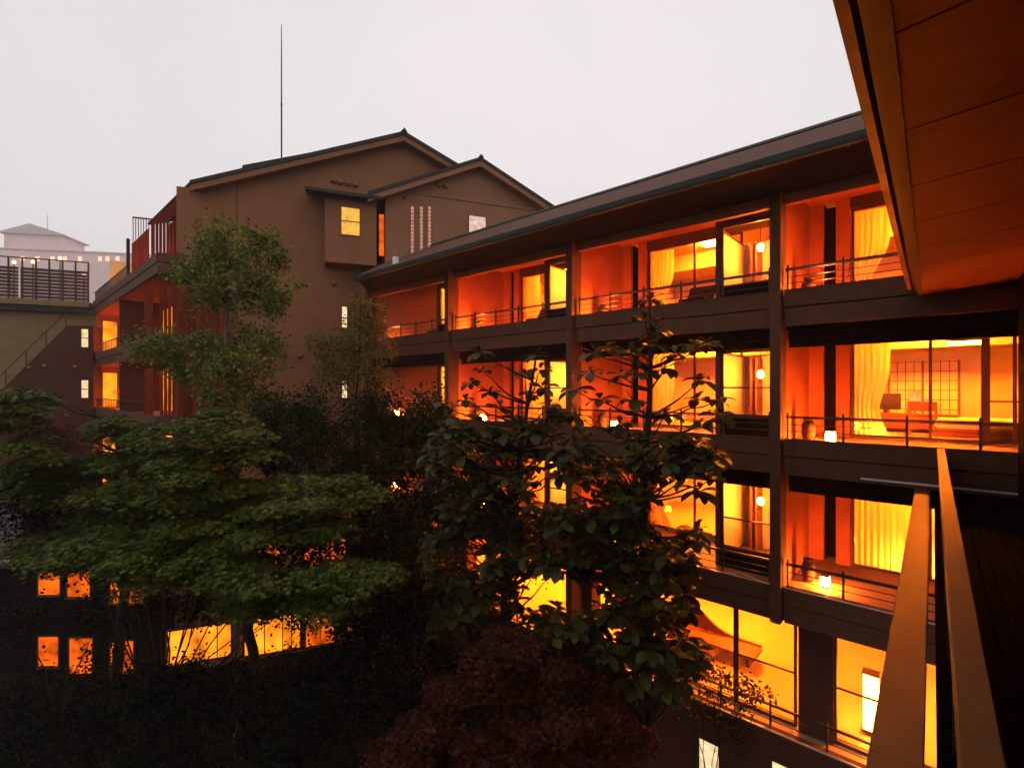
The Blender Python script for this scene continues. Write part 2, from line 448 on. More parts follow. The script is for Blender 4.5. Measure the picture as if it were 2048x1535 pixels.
for fl, Pz in ((4, P4), (3, P3), (2, P2)):
    for ta in BAYS:
        storey(ta, fl, Pz, fl == 4)
        tb = ta + 5.4
        if ta == -5.4: railing(ta + .14, tb - .14, Pz)
        else: railing(ta + .14, tb - .14, Pz)
        w = f'{FLN[fl]} balcony {BAYN[ta]}'
        zf = Pz - .10
        lantern(FR.W(tb - .75 - .1 * (fl % 2), .85, zf + .002), .17, f'glowing paper cube lantern on the {w}', None, M_lamp2 if (ta == -5.4 and fl == 3) else None)
        pot(FR.W(tb - .40, 1.0, zf + .002), .50, .14, f'dark clay pot standing on the {w}')
        ceiling_lamp(ta + 2.9, 4.2, (4.72 if fl == 4 else Pz + 2.72) - .001, .26, f'square ceiling lamp of the {FLN[fl]} room {BAYN[ta]}')
        pendant(FR.W(ta + .75, 1.55, Pz + 1.45), 4.71 if fl == 4 else Pz + 2.45, f'glowing pendant in the {FLN[fl]} glazed corner {BAYN[ta]}', .075)
        if ta >= 0:
            curtain(tb - 1.05, tb - 1.75, 3.05, zf + .01, (4.40 if fl == 4 else Pz + 2.38), f'sheer curtain at the {FLN[fl]} window {BAYN[ta]}', .55 if (fl + round(ta)) % 2 == 0 else 0, 5)
MB(FR).box(-5.4 + .3, 16.2, .0, .0, 0, 0) if False else None

# outer solid: floors below, end wall and back of the wing
MB(FR).box(-9.0, 17.2, ROOM_B + .13, ROOM_B + .5, GZ, 4.7).build('rear_wall', M_stucco, wing)
MB(FR).box(16.25, 16.9, .05, ROOM_B + .13, GZ, 4.72).build('end_wall', M_stucco, wing)
# flush infill above the band between the storeys
for Pz in (P4, P3, P2):
    MB(FR).box(-5.3, 16.1, 2.92, ROOM_B, Pz - .42, Pz - .26).build('floor_slab', M_dark, wing)

# roof of the wing
eb, ez = -1.70, 4.28
rb, rz = 2.32, 6.50
def wing_roof():
    t0, t1 = -9.5, 17.05
    pr = [(eb, ez + .10), (rb, rz), (rb + 4.6, ez + .1), (rb + 4.6, ez - .02), (rb, rz - .16), (eb, ez - .02)]
    te = [14.4, 17.3, 17.3, 17.3, 17.3, 14.4]
    vs = [FR.W(t0, b, z) for b, z in pr] + [FR.W(e, b, z) for e, (b, z) in zip(te, pr)]
    r = MB(FR).add(vs, [(5, 4, 3, 2, 1, 0), (6, 7, 8, 9, 10, 11)] + [(i, (i + 1) % 6, 6 + (i + 1) % 6, 6 + i) for i in range(6)]).build('roof', M_roof, wing)
    MB(FR).prism_t([(rb - .16, rz - .05), (rb, rz + .09), (rb + .16, rz - .05)], t0, t1).build('ridge_cap', M_roofd, r)
    g = MB(FR).prism_t([(eb - .13, ez - .06), (eb - .11, ez - .11), (eb - .02, ez - .11), (eb, ez - .06), (eb, ez + .07), (eb - .02, ez + .07), (eb - .02, ez - .05), (eb - .11, ez - .05), (eb - .115, ez + .05), (eb - .135, ez + .05)], t0, 14.4).build('gutter', M_gutter, r)
    for i in range(25):
        t = t0 + .4 + i * .95
        MB(FR).box(t - .012, t + .012, eb - .15, eb - .001, ez - .125, ez - .112).build('gutter_bracket', M_gutter, r)
    a, b, c, d = (FR.W(t0, eb + .001, ez - .03), FR.W(14.38, eb + .001, ez - .03), FR.W(16.3, .05, ez - .03), FR.W(t0, .05, ez - .03))
    up = [(x, y, z + .008) for x, y, z in (a, b, c, d)]
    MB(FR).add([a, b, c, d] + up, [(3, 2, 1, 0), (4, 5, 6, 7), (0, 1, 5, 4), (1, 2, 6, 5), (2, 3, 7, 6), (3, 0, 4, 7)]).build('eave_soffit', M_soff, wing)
    MB(FR).box(16.2, 16.34, -.25, .3, GZ, 4.24).build('pillar', M_fascia, wing) if False else None
wing_roof()

# lower floor: lounge with tall glass behind a low rail
def lounge():
    z0, z1 = P1 - .1, P2 - .78
    MB(FR).box(-5.3, 16.2, -.06, .12, P1 - .55, P1).build('fascia_board', M_dark, wing)
    MB(FR).box(-5.3, 16.2, -.08, -.061, P1 - .015, P1 + .02).build('edge_trim', M_white, wing)
    MB(FR).box(-5.3, 16.2, -.05, .12, GZ, P1 - .56).build('plinth_wall', M_dark, wing)
    MB(FR).box(-5.3, 16.2, .121, ROOM_B, z0 - .25, z0).build('lounge_floor', M_floor, wing)
    MB(FR).box(-5.3, 16.2, ROOM_B - .1, ROOM_B + .12, z0, z1 + .4).build('lounge_wall', M_room, wing)
    MB(FR).box(-5.3, 16.2, .9, ROOM_B, z1 + .36, z1 + .44).build('lounge_ceiling', M_ceil, wing)
    MB(FR).box(-5.3, 16.2, .10, .30, z1 + .002, z1 + .45).build('header_beam', M_dark, wing)
    railing(-5.2, 16.1, P1, (.18, .36), .52, 1.05, .02)
    e = -.3
    # glazing bays: (t0,t1)
    spans = [(-5.2, -2.25), (-2.15, -.95), (-.25, 1.05), (1.05, 3.9), (3.9, 5.2), (5.6, 8.2), (8.2, 10.6), (11.0, 13.5), (13.5, 16.0)]
    for a, b in spans:
        pane(FR, a, b, .62, z0 + .002, z1 + .3, wing, .055, trans=(.42,) if b - a < 2 else (), name='lounge_window')
    for t in (-.63, 5.4, 10.8):
        MB(FR).bbox(t - .33, t + .33, .50, 1.0, z0, z1 + .3).build('column', M_dark, wing)
    for i, (t, b) in enumerate(((-3.2, 3.3), (2.0, 4.4), (4.6, 3.4), (7.2, 3.6), (9.6, 3.0), (12.4, 3.2), (14.8, 3.0))):
        names = ['behind the plank eave handrail', 'over the wave-shaped bench', 'beyond the wave-shaped bench', 'left of the middle column',
                 'right of the far column', 'left of the far column', 'at the end by the gabled house']
        ceiling_lamp(t, b, z1 + .355, .30, f'square ceiling lamp in the lower-floor lounge {names[i]}', M_lounge)
lounge()

def strip(fr, x, y0, y1, b, w, label, m=M_strip):
    t, za = fr.px(x, y0, b); _, zb = fr.px(x, y1, b)
    o = thing('light_column', label, 'lamp', fr.W(t, b, zb))
    MB(fr).bbox(t - w, t + w, b - w, b + w, zb, za).build('shade', m, o)
    MB(fr).box(t - w * 1.2, t + w * 1.2, b - w * 1.2, b + w * 1.2, zb - .05, zb).build('base', M_frame, o)
    MB(fr).box(t - w * 1.2, t + w * 1.2, b - w * 1.2, b + w * 1.2, za, za + .02).build('cap', M_frame, o)
strip(FR, 1606, 1305, 1412, 1.05, .045, 'tall slim light column beside the dark lounge pier')
strip(FR, 1742, 1345, 1455, 1.5, .13, 'broad white light column behind the last lounge window by the handrail')

# wave-shaped bench in the lounge
def bench():
    z0 = P1 - .1
    t0, z_ = FR.px(1395, 1300, 2.6)
    c = 2.35
    o = thing('lounge_bench', 'long wave-shaped wooden bench inside the lower-floor lounge', 'bench', FR.W(c, 2.6, z0))
    pts = []
    n = 16
    back = []
    for i in range(n + 1):
        u = i / n
        back.append((c + 1.35 - 2.6 * u, z0 + .42 + .62 * math.exp(-((u - .22) / .26) ** 2)))
    poly = back + [(c - 1.25, z0 + .36), (c + 1.35, z0 + .36)]
    MB(FR).prism(poly, 2.95, 3.02).build('backrest', M_furn, o)
    MB(FR).bbox(c - 1.28, c + 1.38, 2.25, 2.94, z0 + .28, z0 + .36).build('seat', M_furn, o)
    for dt in (-1.05, 1.15):
        MB(FR).box(c + dt - .05, c + dt + .05, 2.35, 2.85, z0 + .002, z0 + .28).build('leg', M_frame, o)
    o2 = thing('low_table', 'low wooden table in front of the wave-shaped bench', 'table', FR.W(2.6, 1.6, z0))
    MB(FR).bbox(2.0, 3.3, 1.35, 1.85, z0 + .26, z0 + .31).build('table_top', M_furn, o2)
    for dt in (2.1, 3.2):
        MB(FR).box(dt - .04, dt + .04, 1.42, 1.78, z0 + .002, z0 + .26).build('leg', M_frame, o2)
bench()

# nearest third-floor room: furniture seen through the opening
def near_room():
    z0 = P3 - .10
    # shoji wall
    ta, za = FR.px(1778, 720, ROOM_B - .06); tb_, zb = FR.px(1918, 840, ROOM_B - .06)
    t0, t1 = min(ta, tb_), max(ta, tb_)
    zt = z0 + 1.98
    s = MB(FR).box(t0, t1, ROOM_B - .05, ROOM_B - .01, z0 + .02, zt).build('shoji_screen', M_paper, wing)
    for i in range(9):
        t = t0 + (t1 - t0) * i / 8; w = .028 if i in (0, 4, 8) else .010
        MB(FR).box(t - w, t + w, ROOM_B - .075, ROOM_B - .051, z0 + .02, zt).build('muntin', M_furn, s)
    for j in range(8):
        z = z0 + .05 + (zt - z0 - .08) * j / 7
        MB(FR).box(t0, t1, ROOM_B - .070, ROOM_B - .052, z - .010, z + .010).build('muntin', M_furn, s)
    # television on a low cabinet
    t, z = FR.px(1770, 830, 5.2)
    cab = thing('low_cabinet', 'long low red-brown cabinet under the television in the third-floor room', 'cabinet', FR.W(t - .6, 5.4, z0))
    MB(FR).bbox(t - 1.5, t + .25, 5.1, 5.7, z0 + .10, z0 + .46).build('body', M_furn, cab)
    MB(FR).bbox(t - 1.55, t + .3, 5.07, 5.73, z0 + .46, z0 + .50).build('top', M_furn, cab)
    MB(FR).box(t - 1.4, t + .15, 5.15, 5.6, z0 + .002, z0 + .10).build('plinth', M_darkf, cab)
    for k in range(3):
        MB(FR).box(t - 1.46 + .57 * k, t - .93 + .57 * k, 5.085, 5.099, z0 + .13, z0 + .43).build('drawer_front', M_furn, cab)
    tv = thing('television', 'flat television on the low cabinet in the third-floor room', 'television', FR.W(t, 5.35, z0 + .5))
    MB(FR).bbox(t - .34, t + .34, 5.33, 5.39, z0 + .60, z0 + 1.05).build('screen', M_darkf, tv)
    MB(FR).box(t - .05, t + .05, 5.33, 5.40, z0 + .52, z0 + .60).build('neck', M_metal, tv)
    MB(FR).box(t - .17, t + .17, 5.25, 5.45, z0 + .502, z0 + .52).build('stand', M_metal, tv)
    # table lamp
    tl, zl = FR.px(1830, 785, 5.4)
    lp = thing('table_lamp', 'table lamp with pale square shade at the end of the low cabinet', 'lamp', FR.W(tl, 5.4, z0 + .5))
    MB(FR).box(tl - .10, tl + .10, 5.30, 5.50, z0 + .50, z0 + .52).build('foot', M_furn, lp)
    MB().bar(FR.W(tl, 5.4, z0 + .52), FR.W(tl, 5.4, z0 + .80), .014).build('stem', M_furn, lp)
    MB(FR).bbox(tl - .13, tl + .13, 5.27, 5.53, z0 + .80, z0 + 1.10).build('shade', M_winy, lp)
    # armchair
    tc_, zc = FR.px(1845, 850, 4.3)
    ch = thing('armchair', 'red-brown wooden armchair facing the low cabinet in the third-floor room', 'chair', FR.W(tc_, 4.3, z0))
    MB(FR).bbox(tc_ - .28, tc_ + .28, 4.05, 4.55, z0 + .34, z0 + .44).build('seat', M_furn, ch)
    MB(FR).bbox(tc_ - .28, tc_ + .28, 4.05, 4.10, z0 + .62, z0 + .86).build('backrest', M_furn, ch)
    for dt in (-.26, .26):
        for b in (4.08, 4.52):
            MB(FR).box(tc_ + dt - .025, tc_ + dt + .025, b - .025, b + .025, z0 + .002, z0 + (.86 if b < 4.2 else .62)).build('leg', M_furn, ch)
        MB(FR).box(tc_ + dt - .03, tc_ + dt + .03, 4.08, 4.55, z0 + .62, z0 + .66).build('armrest', M_furn, ch)
    # bed
    tb2, _ = FR.px(1925, 850, 4.6)
    bd = thing('low_bed', 'low bed with cream cover in the third-floor room', 'bed', FR.W(tb2, 4.5, z0))
    MB(FR).bbox(tb2 - 1.5, tb2 + .55, 4.0, 5.6, z0 + .02, z0 + .22).build('bed_base', M_furn, bd)
    MB(FR).bbox(tb2 - 1.47, tb2 + .52, 4.02, 5.58, z0 + .221, z0 + .44, .06).build('mattress', M_cloth, bd)
    MB(FR).bbox(tb2 - 1.45, tb2 - 1.0, 4.2, 4.85, z0 + .441, z0 + .58, .05).build('pillow', M_cloth, bd)
    # ottoman dark by the glass
    to, _ = FR.px(2020, 860, 3.6)
    ot = thing('round_stool', 'dark rounded stool just inside the glass of the third-floor room', 'stool', FR.W(to, 3.6, z0))
    MB().lathe(FR.W(to, 3.6, z0 + .001), [(.34, 0), (.40, .10), (.40, .28), (.30, .38)], 16).build('cushion', M_darkf, ot, True)
    MB(FR).bbox(to - .42, to - .28, 3.35, 3.9, z0 + .30, z0 + .78, .05).build('backrest', M_darkf, ot)
    # linear valance light
    t1_, z1_ = FR.px(1893, 688, 3.4); t2_, z2_ = FR.px(1962, 686, 3.4)
    zz = z1_
    va = thing('strip_lamp', 'bright linear strip lamp under the ceiling of the third-floor room', 'lamp', FR.W((t1_ + t2_) / 2, 3.4, P3 + 2.72))
    MB(FR).box(min(t1_, t2_), max(t1_, t2_), 3.36, 3.44, zz - .03, zz + .05).build('tube', M_strip, va)
    MB(FR).box(min(t1_, t2_), max(t1_, t2_), 3.33, 3.47, zz + .05, zz + .09).build('housing', M_frame, va)
    for tt in (t1_, t2_):
        MB(FR).box(tt - .01, tt + .01, 3.39, 3.41, zz + .09, P3 + 2.72).build('hanger', M_metal, va)
near_room()
for Pz, nm in ((P4, 'top-floor'), (P3, 'third-floor'), (P2, 'second-floor')):
    tp = (4.40 if Pz == P4 else Pz + 2.38)
    curtain(-1.02, -1.75, 3.02, Pz - .09, tp, f'sheer curtain drawn to the side in the {nm} room beside the plank eave', .5 if Pz == P4 else (.3 if Pz == P3 else 0), 6)
curtain(-1.75, -3.3, 3.03, P2 - .09, P2 + 2.38, 'wide sheer curtain glowing across the second-floor window beside the handrail', 0, 12)
lantern(FR.W(-1.55, 3.35, P3 - .099), .15, 'second paper cube lantern standing inside the third-floor glass beside the eave')
lantern(FR.W(-2.1, 3.5, P2 - .099), .24, 'large glowing lantern behind the wide sheer curtain on the second floor')
def post_near():
    t, _ = FR.px(1971, 780, 2.78)
    for Pz in (P3, P2):
        MB(FR).bbox(t - .07, t + .07, 2.70, 2.80, Pz - .1, Pz + 2.42).build('window_post', M_frame, wing)
    MB(FR).box(t - 1.2, t - .07, 2.72, 2.78, P3 + .79, P3 + .83).build('crossbar', M_frame, wing)
post_near()
# seats on balconies of the far bays
for ta, fl, Pz in ((0.0, 4, P4), (5.4, 4, P4), (10.8, 4, P4), (-5.4, 4, P4)):
    z0 = Pz - .1; t = ta + 2.3
    o = thing('balcony_chair', f'dark low lounge chair on the {FLN[fl]} balcony {BAYN[ta]}', 'chair', FR.W(t, 1.3, z0))
    MB(FR).bbox(t - .35, t + .35, 1.0, 1.6, z0 + .28, z0 + .38).build('seat', M_darkf, o)
    MB(FR).prism_t([(1.55, z0 + .38), (1.85, z0 + .82), (1.92, z0 + .80), (1.62, z0 + .34)], t - .35, t + .35).build('backrest', M_darkf, o)
    for a in (-.31, .31):
        for b in (1.04, 1.56):
            MB(FR).box(t + a - .025, t + a + .025, b - .025, b + .025, z0 + .002, z0 + .28).build('leg', M_darkf, o)

# bright basement window under the lounge
t_, z_ = FR.px(1540, 1512, -.06); t2_, z2_ = FR.px(1600, 1535, -.06)
pane(FR, t2_ - .6, t_, -.07, z_ - 1.2, z_, wing, .05, name='basement_window', gm=M_winw, depth=.05)
t_, z_ = FR.px(1412, 1475, -.06)
pane(FR, t_ - .35, t_ + .2, -.07, z_ - 1.2, z_, wing, .05, name='basement_window', gm=M_winw, depth=.05)

# ------------------------------------------------------------------ gabled house
gab = thing('gabled_house', 'tall brown stucco house with two overlapping gables and a boxed bay window', 'building', FG.W(0, 0, GZ))
tL, zL = FG.px(353, 372)
tE, zE = FG.px(380, 366, -.5)
tPk, zPk = FG.px(808, 268, -.5)
tR = tPk + 8.0
sl = (zPk - zE) / (tPk - tE)
def zroof(t): return zPk - sl * abs(t - tPk)
MB(FG).prism([(tL, GZ), (tL, zL), (tL + .45, zL), (tL + .46, zroof(tL + .46) - .18), (tPk, zPk - .18), (tR, zroof(tR) - .18), (tR, GZ)], 0, 12).build('wall', M_stucco, gab)
# roof slabs
tl0 = tE
r1 = MB(FG).prism([(tl0, zroof(tl0) - .05), (tPk, zPk - .05), (tPk, zPk + .12), (tl0, zroof(tl0) + .10)], -.55, 12.4).build('roof', M_roofd, gab)
r2 = MB(FG).prism([(tPk, zPk - .05), (tR + .6, zroof(tR + .6) - .05), (tR + .6, zroof(tR + .6) + .10), (tPk, zPk + .12)], -.55, 12.4).build('roof', M_roofd, gab)
MB(FG).prism([(tl0, zroof(tl0) - .30), (tPk, zPk - .30), (tPk, zPk - .052), (tl0, zroof(tl0) - .052)], -.50, -.42).build('barge_board', M_stucco, r1)
MB(FG).prism([(tPk, zPk - .30), (tR, zroof(tR) - .30), (tR, zroof(tR) - .052), (tPk, zPk - .052)], -.50, -.42).build('barge_board', M_stucco, r2)
MB(FG).prism([(tl0 + .2, zroof(tl0 + .2) - .26), (tPk, zPk - .26), (tPk, zPk - .20), (tl0 + .2, zroof(tl0 + .2) - .20)], -.42, .0).build('verge_soffit', M_stucco, r1)
MB(FG).prism([(tPk, zPk - .26), (tR, zroof(tR) - .26), (tR, zroof(tR) - .20), (tPk, zPk - .20)], -.42, .0).build('verge_soffit', M_stucco, r2)
MB(FG).prism([(tPk - .14, zPk + .07), (tPk, zPk + .24), (tPk + .14, zPk + .07)], -.62, 12.4).build('ridge_cap', M_roofd, r1)
# stepped monitor roof behind the verge
ta_, za_ = FG.px(482, 330, 2.0); tb_, zb_ = FG.px(625, 304, 2.0)
MB(FG).prism([(ta_, zroof(ta_) + .05), (ta_ + .05, za_), (tb_, zb_), (tb_, zroof(tb_) + .05)], 2.0, 7).build('roof_monitor', M_gutter, gab)
# hairline construction joint
tj, _ = FG.px(474, 400)
MB(FG).box(tj - .012, tj + .012, -.006, .0, -8, zroof(tj) - .25).build('wall_joint', M_head, gab)

# lightning rod
tm, zm0 = FG.px(563, 318, 2.6); _, zmt = FG.px(563, 50, 2.6)
rod = thing('lightning_rod', 'tall thin grey lightning rod on the main gabled roof', 'mast', FG.W(tm, 2.6, zm0 - .6))
MB().tube([FG.W(tm, 2.6, zm0 - .6), FG.W(tm, 2.6, zm0 + 2.6)], .036, 8).build('mast_base', M_gutter, rod)
MB().tube([FG.W(tm, 2.6, zm0 + 2.6), FG.W(tm, 2.6, zm0 + 4.6), FG.W(tm, 2.6, zmt)], [.032, .028, .016], 8).build('mast', M_gutter, rod)
MB().lathe(FG.W(tm, 2.6, zm0 + 2.55), [(.045, 0), (.048, .06), (.035, .12)], 10).build('coupling', M_gutter, rod)

# small gable in front
q = -1.05
tS0, zS0 = FG.px(736, 388, q - .5)
tSp, zSp = FG.px(962, 318, q - .5)
ssl = (zSp - zS0) / (tSp - tS0)
tS1 = 2 * tSp - tS0
def zs(t): return zSp - ssl * abs(t - tSp)
tw0, _ = FG.px(771, 450, q)
MB(FG).prism([(tw0, GZ), (tw0, zs(tw0) - .2), (tSp, zSp - .2), (tS1 - .8, zs(tS1 - .8) - .2), (tS1 - .8, GZ)], q, -.001).build('gable_wall', M_stucco2, gab)
for a, b in ((tS0, tSp), (tSp, tS1)):
    za, zb = zs(a), zs(b)
    rr = MB(FG).prism([(a, za - .05), (b, zb - .05), (b, zb + .11), (a, za + .11)], q - .5, 4.0).build('small_roof', M_roofd, gab)
    MB(FG).prism([(a, za - .30), (b, zb - .30), (b, zb - .052), (a, za - .052)], q - .46, q - .38).build('barge_board', M_stucco2, rr)
    MB(FG).prism([(a, za - .26), (b, zb - .26), (b, zb - .20), (a, za - .20)], q - .38, q).build('verge_soffit', M_stucco2, rr)
MB(FG).prism([(tSp - .13, zSp + .06), (tSp, zSp + .22), (tSp + .13, zSp + .06)], q - .56, 4.0).build('ridge_cap', M_roofd, gab)
# string course across the small gable
tc0, zc0 = FG.px(785, 377, q)
MB(FG).box(tw0 + .01, tS1 - .8, q - .04, q, zc0 - .10, zc0 + .02).build('string_course', M_stucco2, gab)

def lit_window(fr, x0, x1, y0, y1, b, m, parent, name='window', cross=(), fw=.045, proud=.05, fm=None, cb=.022):
    ta, za = fr.px(x0, y0, b); tb, zb = fr.px(x1, y1, b)
    t0, t1 = min(ta, tb), max(ta, tb)
    fm = fm or M_frame
    mb = MB(fr)
    mb.box(t0 - fw, t1 + fw, b - proud, b, zb - fw, zb); mb.box(t0 - fw, t1 + fw, b - proud, b, za, za + fw)
    mb.box(t0 - fw, t0, b - proud + .001, b, zb, za); mb.box(t1, t1 + fw, b - proud + .001, b, zb, za)
    w = mb.build(name, fm, parent)
    MB(fr).box(t0, t1, b - .018, b - .004, zb, za).build('pane', m, w)
    for c in cross:
        z = zb + (za - zb) * c
        MB(fr).box(t0, t1, b - .035, b - .020, z - cb, z + cb).build('crossbar', fm, w)
    MB(fr).box(t0 - fw - .03, t1 + fw + .03, b - proud - .04, b - .001, zb - fw - .04, zb - fw - .001).build('sill', fm, w)
    return w
lit_window(FG, 684, 694, 613, 655, 0, M_winw, gab, cross=(.46,))
lit_window(FG, 684, 694, 762, 795, 0, M_winw, gab, cross=(.46,))
lit_window(FG, 938, 971, 431, 480, q, M_winp, gab, fm=M_stucco2)
for x in (823, 841, 857):
    lit_window(FG, x - 1.5, x + 4.5, 413, 512, q, M_slit, gab, name='slit_window', cross=[i / 14 for i in range(1, 14)], fm=M_stucco2, fw=.03, cb=.012)
# bay window box
bq = -1.0
t0, zt = FG.px(650, 392, bq); t1, zb = FG.px(753, 531, bq); _, zb0 = FG.px(650, 523, bq)
zb = (zb + zb0) / 2
bay = MB(FG).box(t0, t1, bq, -.001, zb, zt + .25).build('bay_window', M_stucco, gab)
lit_window(FG, 684, 718, 415, 472, bq, M_winy, bay, name='bay_pane', cross=(.5,), fm=M_stucco2) if False else None
ta_, za_ = FG.px(683, 414, bq); tb_, zb_ = FG.px(719, 472, bq)
w = MB(FG)
w.box(ta_ - .05, tb_ + .05, bq - .04, bq - .001, zb_ - .05, zb_); w.box(ta_ - .05, tb_ + .05, bq - .04, bq - .001, za_, za_ + .05)
w.box(ta_ - .05, ta_, bq - .039, bq - .001, zb_, za_); w.box(tb_, tb_ + .05, bq - .039, bq - .001, zb_, za_)
w.box(ta_, tb_, bq - .035, bq - .016, (za_ + zb_) / 2 - .02, (za_ + zb_) / 2 + .02)
w.build('window_frame', M_furn, bay)
MB(FG).box(ta_, tb_, bq - .014, bq - .002, zb_, za_).build('pane', M_winy, bay)
# bay roof: a small sloped canopy
te0, ze0 = FG.px(616, 368, bq - .45)
MB(FG).prism_t([(bq - .45, zt + .08), (-.001, zt + .55), (-.001, zt + .40), (bq - .45, zt - .03)], t0 - .75, tS0 + .55).build('bay_roof', M_roofd, gab)
MB(FG).prism_t([(bq - .55, zt + .10), (bq - .47, zt + .10), (bq - .47, zt - .05), (bq - .55, zt - .03)], t0 - .78, tS0 + .55).build('bay_gutter', M_gutter, gab)
# dark recess between bay and small gable, with orange slit
ta_, za_ = FG.px(757, 428, -.4); tb_, zb_ = FG.px(769, 512, -.4)
MB(FG).box(t1 + .002, tw0 - .002, -.38, -.001, zb - .2, zt + .3).build('recess_wall', M_head, gab)
MB(FG).box(ta_ + .03, tb_ - .03, -.40, -.385, zb_, za_).build('recess_window', M_wino, gab)
# vents
def vent(fr, x, y, b, r, parent):
    t, z = fr.px(x, y, b); c = Vector(fr.W(t, b, z)); n = -Vector((fr.n[0], fr.n[1], 0))
    m = MB().tube([c, c + n * .04, c + n * .10, c + n * .15, c + n * .17], [r, r * 1.02, r, r * .72, r * .25], 12)
    v = m.build('vent_hood', M_stucco2, parent, True)
    MB().tube([c + n * .001, c + n * .03], [r * 1.18, r * 1.18], 12).build('flange', M_dark, v)
for x, y in ((667, 362), (681, 365), (696, 367), (711, 370)): vent(FG, x, y, 0, .11, gab)
for x, y in ((878, 370), (891, 373)): vent(FG, x, y, q, .11, gab)
vent(FG, 809, 396, q, .05, gab)
for x, y in ((598, 568), (668, 567), (566, 708), (600, 711), (538, 720)): vent(FG, x, y, 0, .11, gab)
# drain head at the roof junction
t_, z_ = FR.px(790, 520, eb + .3)
MB(FR).box(t_ - .08, t_ + .08, eb + .25, eb + .40, z_ - .15, z_ + .12).build('rainwater_head', M_white, gab)

# ground-floor and first-floor windows of the gabled house
def row(x0, x1, ya, yb, m, trans=(), mull=()):
    ta, za = FG.px(x0, ya); tb, _ = FG.px(x1, ya)
    zz = za; _, zbot = FG.px(x0, yb)
    w = MB(FG)
    fw = .06
    w.box(ta - fw, tb + fw, -.08, -.001, zbot - fw, zbot); w.box(ta - fw, tb + fw, -.08, -.001, zz, zz + fw)
    w.box(ta - fw, ta, -.079, -.001, zbot, zz); w.box(tb, tb + fw, -.079, -.001, zbot, zz)
    o = w.build('window', M_frame, gab)
    MB(FG).box(ta, tb, -.02, -.004, zbot, zz).build('pane', m, o)
    for f in mull:
        t = ta + (tb - ta) * f
        MB(FG).box(t - .02, t + .02, -.05, -.022, zbot, zz).build('mullion', M_frame, o)
row(335, 462, 1262, 1330, M_wins, mull=(.78,))
row(490, 600, 1240, 1312, M_wins, mull=(.35, .68, .84))
row(612, 668, 1222, 1292, M_wino, mull=(.5,))
row(694, 722, 1205, 1265, M_wino)
row(380, 560, 1095, 1150, M_wino, mull=(.33, .66))
row(610, 690, 1080, 1140, M_wino, mull=(.5,))
tc_, zc_ = FG.px(476, 1240)
MB(FG).bbox(tc_ - .16, tc_ + .16, -.35, -.001, GZ, zc_ + .3).build('pillar', M_dark, gab)
tq, zq = FG.px(400, 1200)
MB(FG).box(tL + .02, tPk, -.30, -.082, zc_ + .12, zc_ + 1.0).build('canopy_fascia', M_dark, gab)

# ------------------------------------------------------------------ side with cedar screens
side = thing('screened_wing', 'stepped brown balcony side with red cedar slat screens next to the gabled wall', 'building', FL.W(4, 0, GZ))
LEN = 16.0
MB(FL).box(.6, LEN, 2.0, 5.0, GZ, 7.2).build('wall', M_stucco, side)
def slats(fr, t0, t1, b, z0, z1, parent, step=.135, w=.056):
    n = int((t1 - t0) / step)
    bk = MB(fr).box(t0, t1, b + .03, b + .06, z0 - .04, z0).build('slat_screen', M_louver, parent)
    MB(fr).box(t0, t1, b + .03, b + .06, z1, z1 + .05).build('top_rail', M_louver, bk)
    me = None
    for i in range(n + 1):
        t = t0 + (t1 - t0) * i / n
        MB(fr).box(t - w, t + w, b - .012 + .01 * (i % 2), b + .025, z0 + random.uniform(-.01, .01), z1 + random.uniform(-.02, .02)).build('slat', M_louver, bk)
tR_, _ = FL.px(353, 500)
frontF = Frame(FL.W(0, 0, 0)[:2], 69.0, -21.0)     # short return parallel to the gabled wall
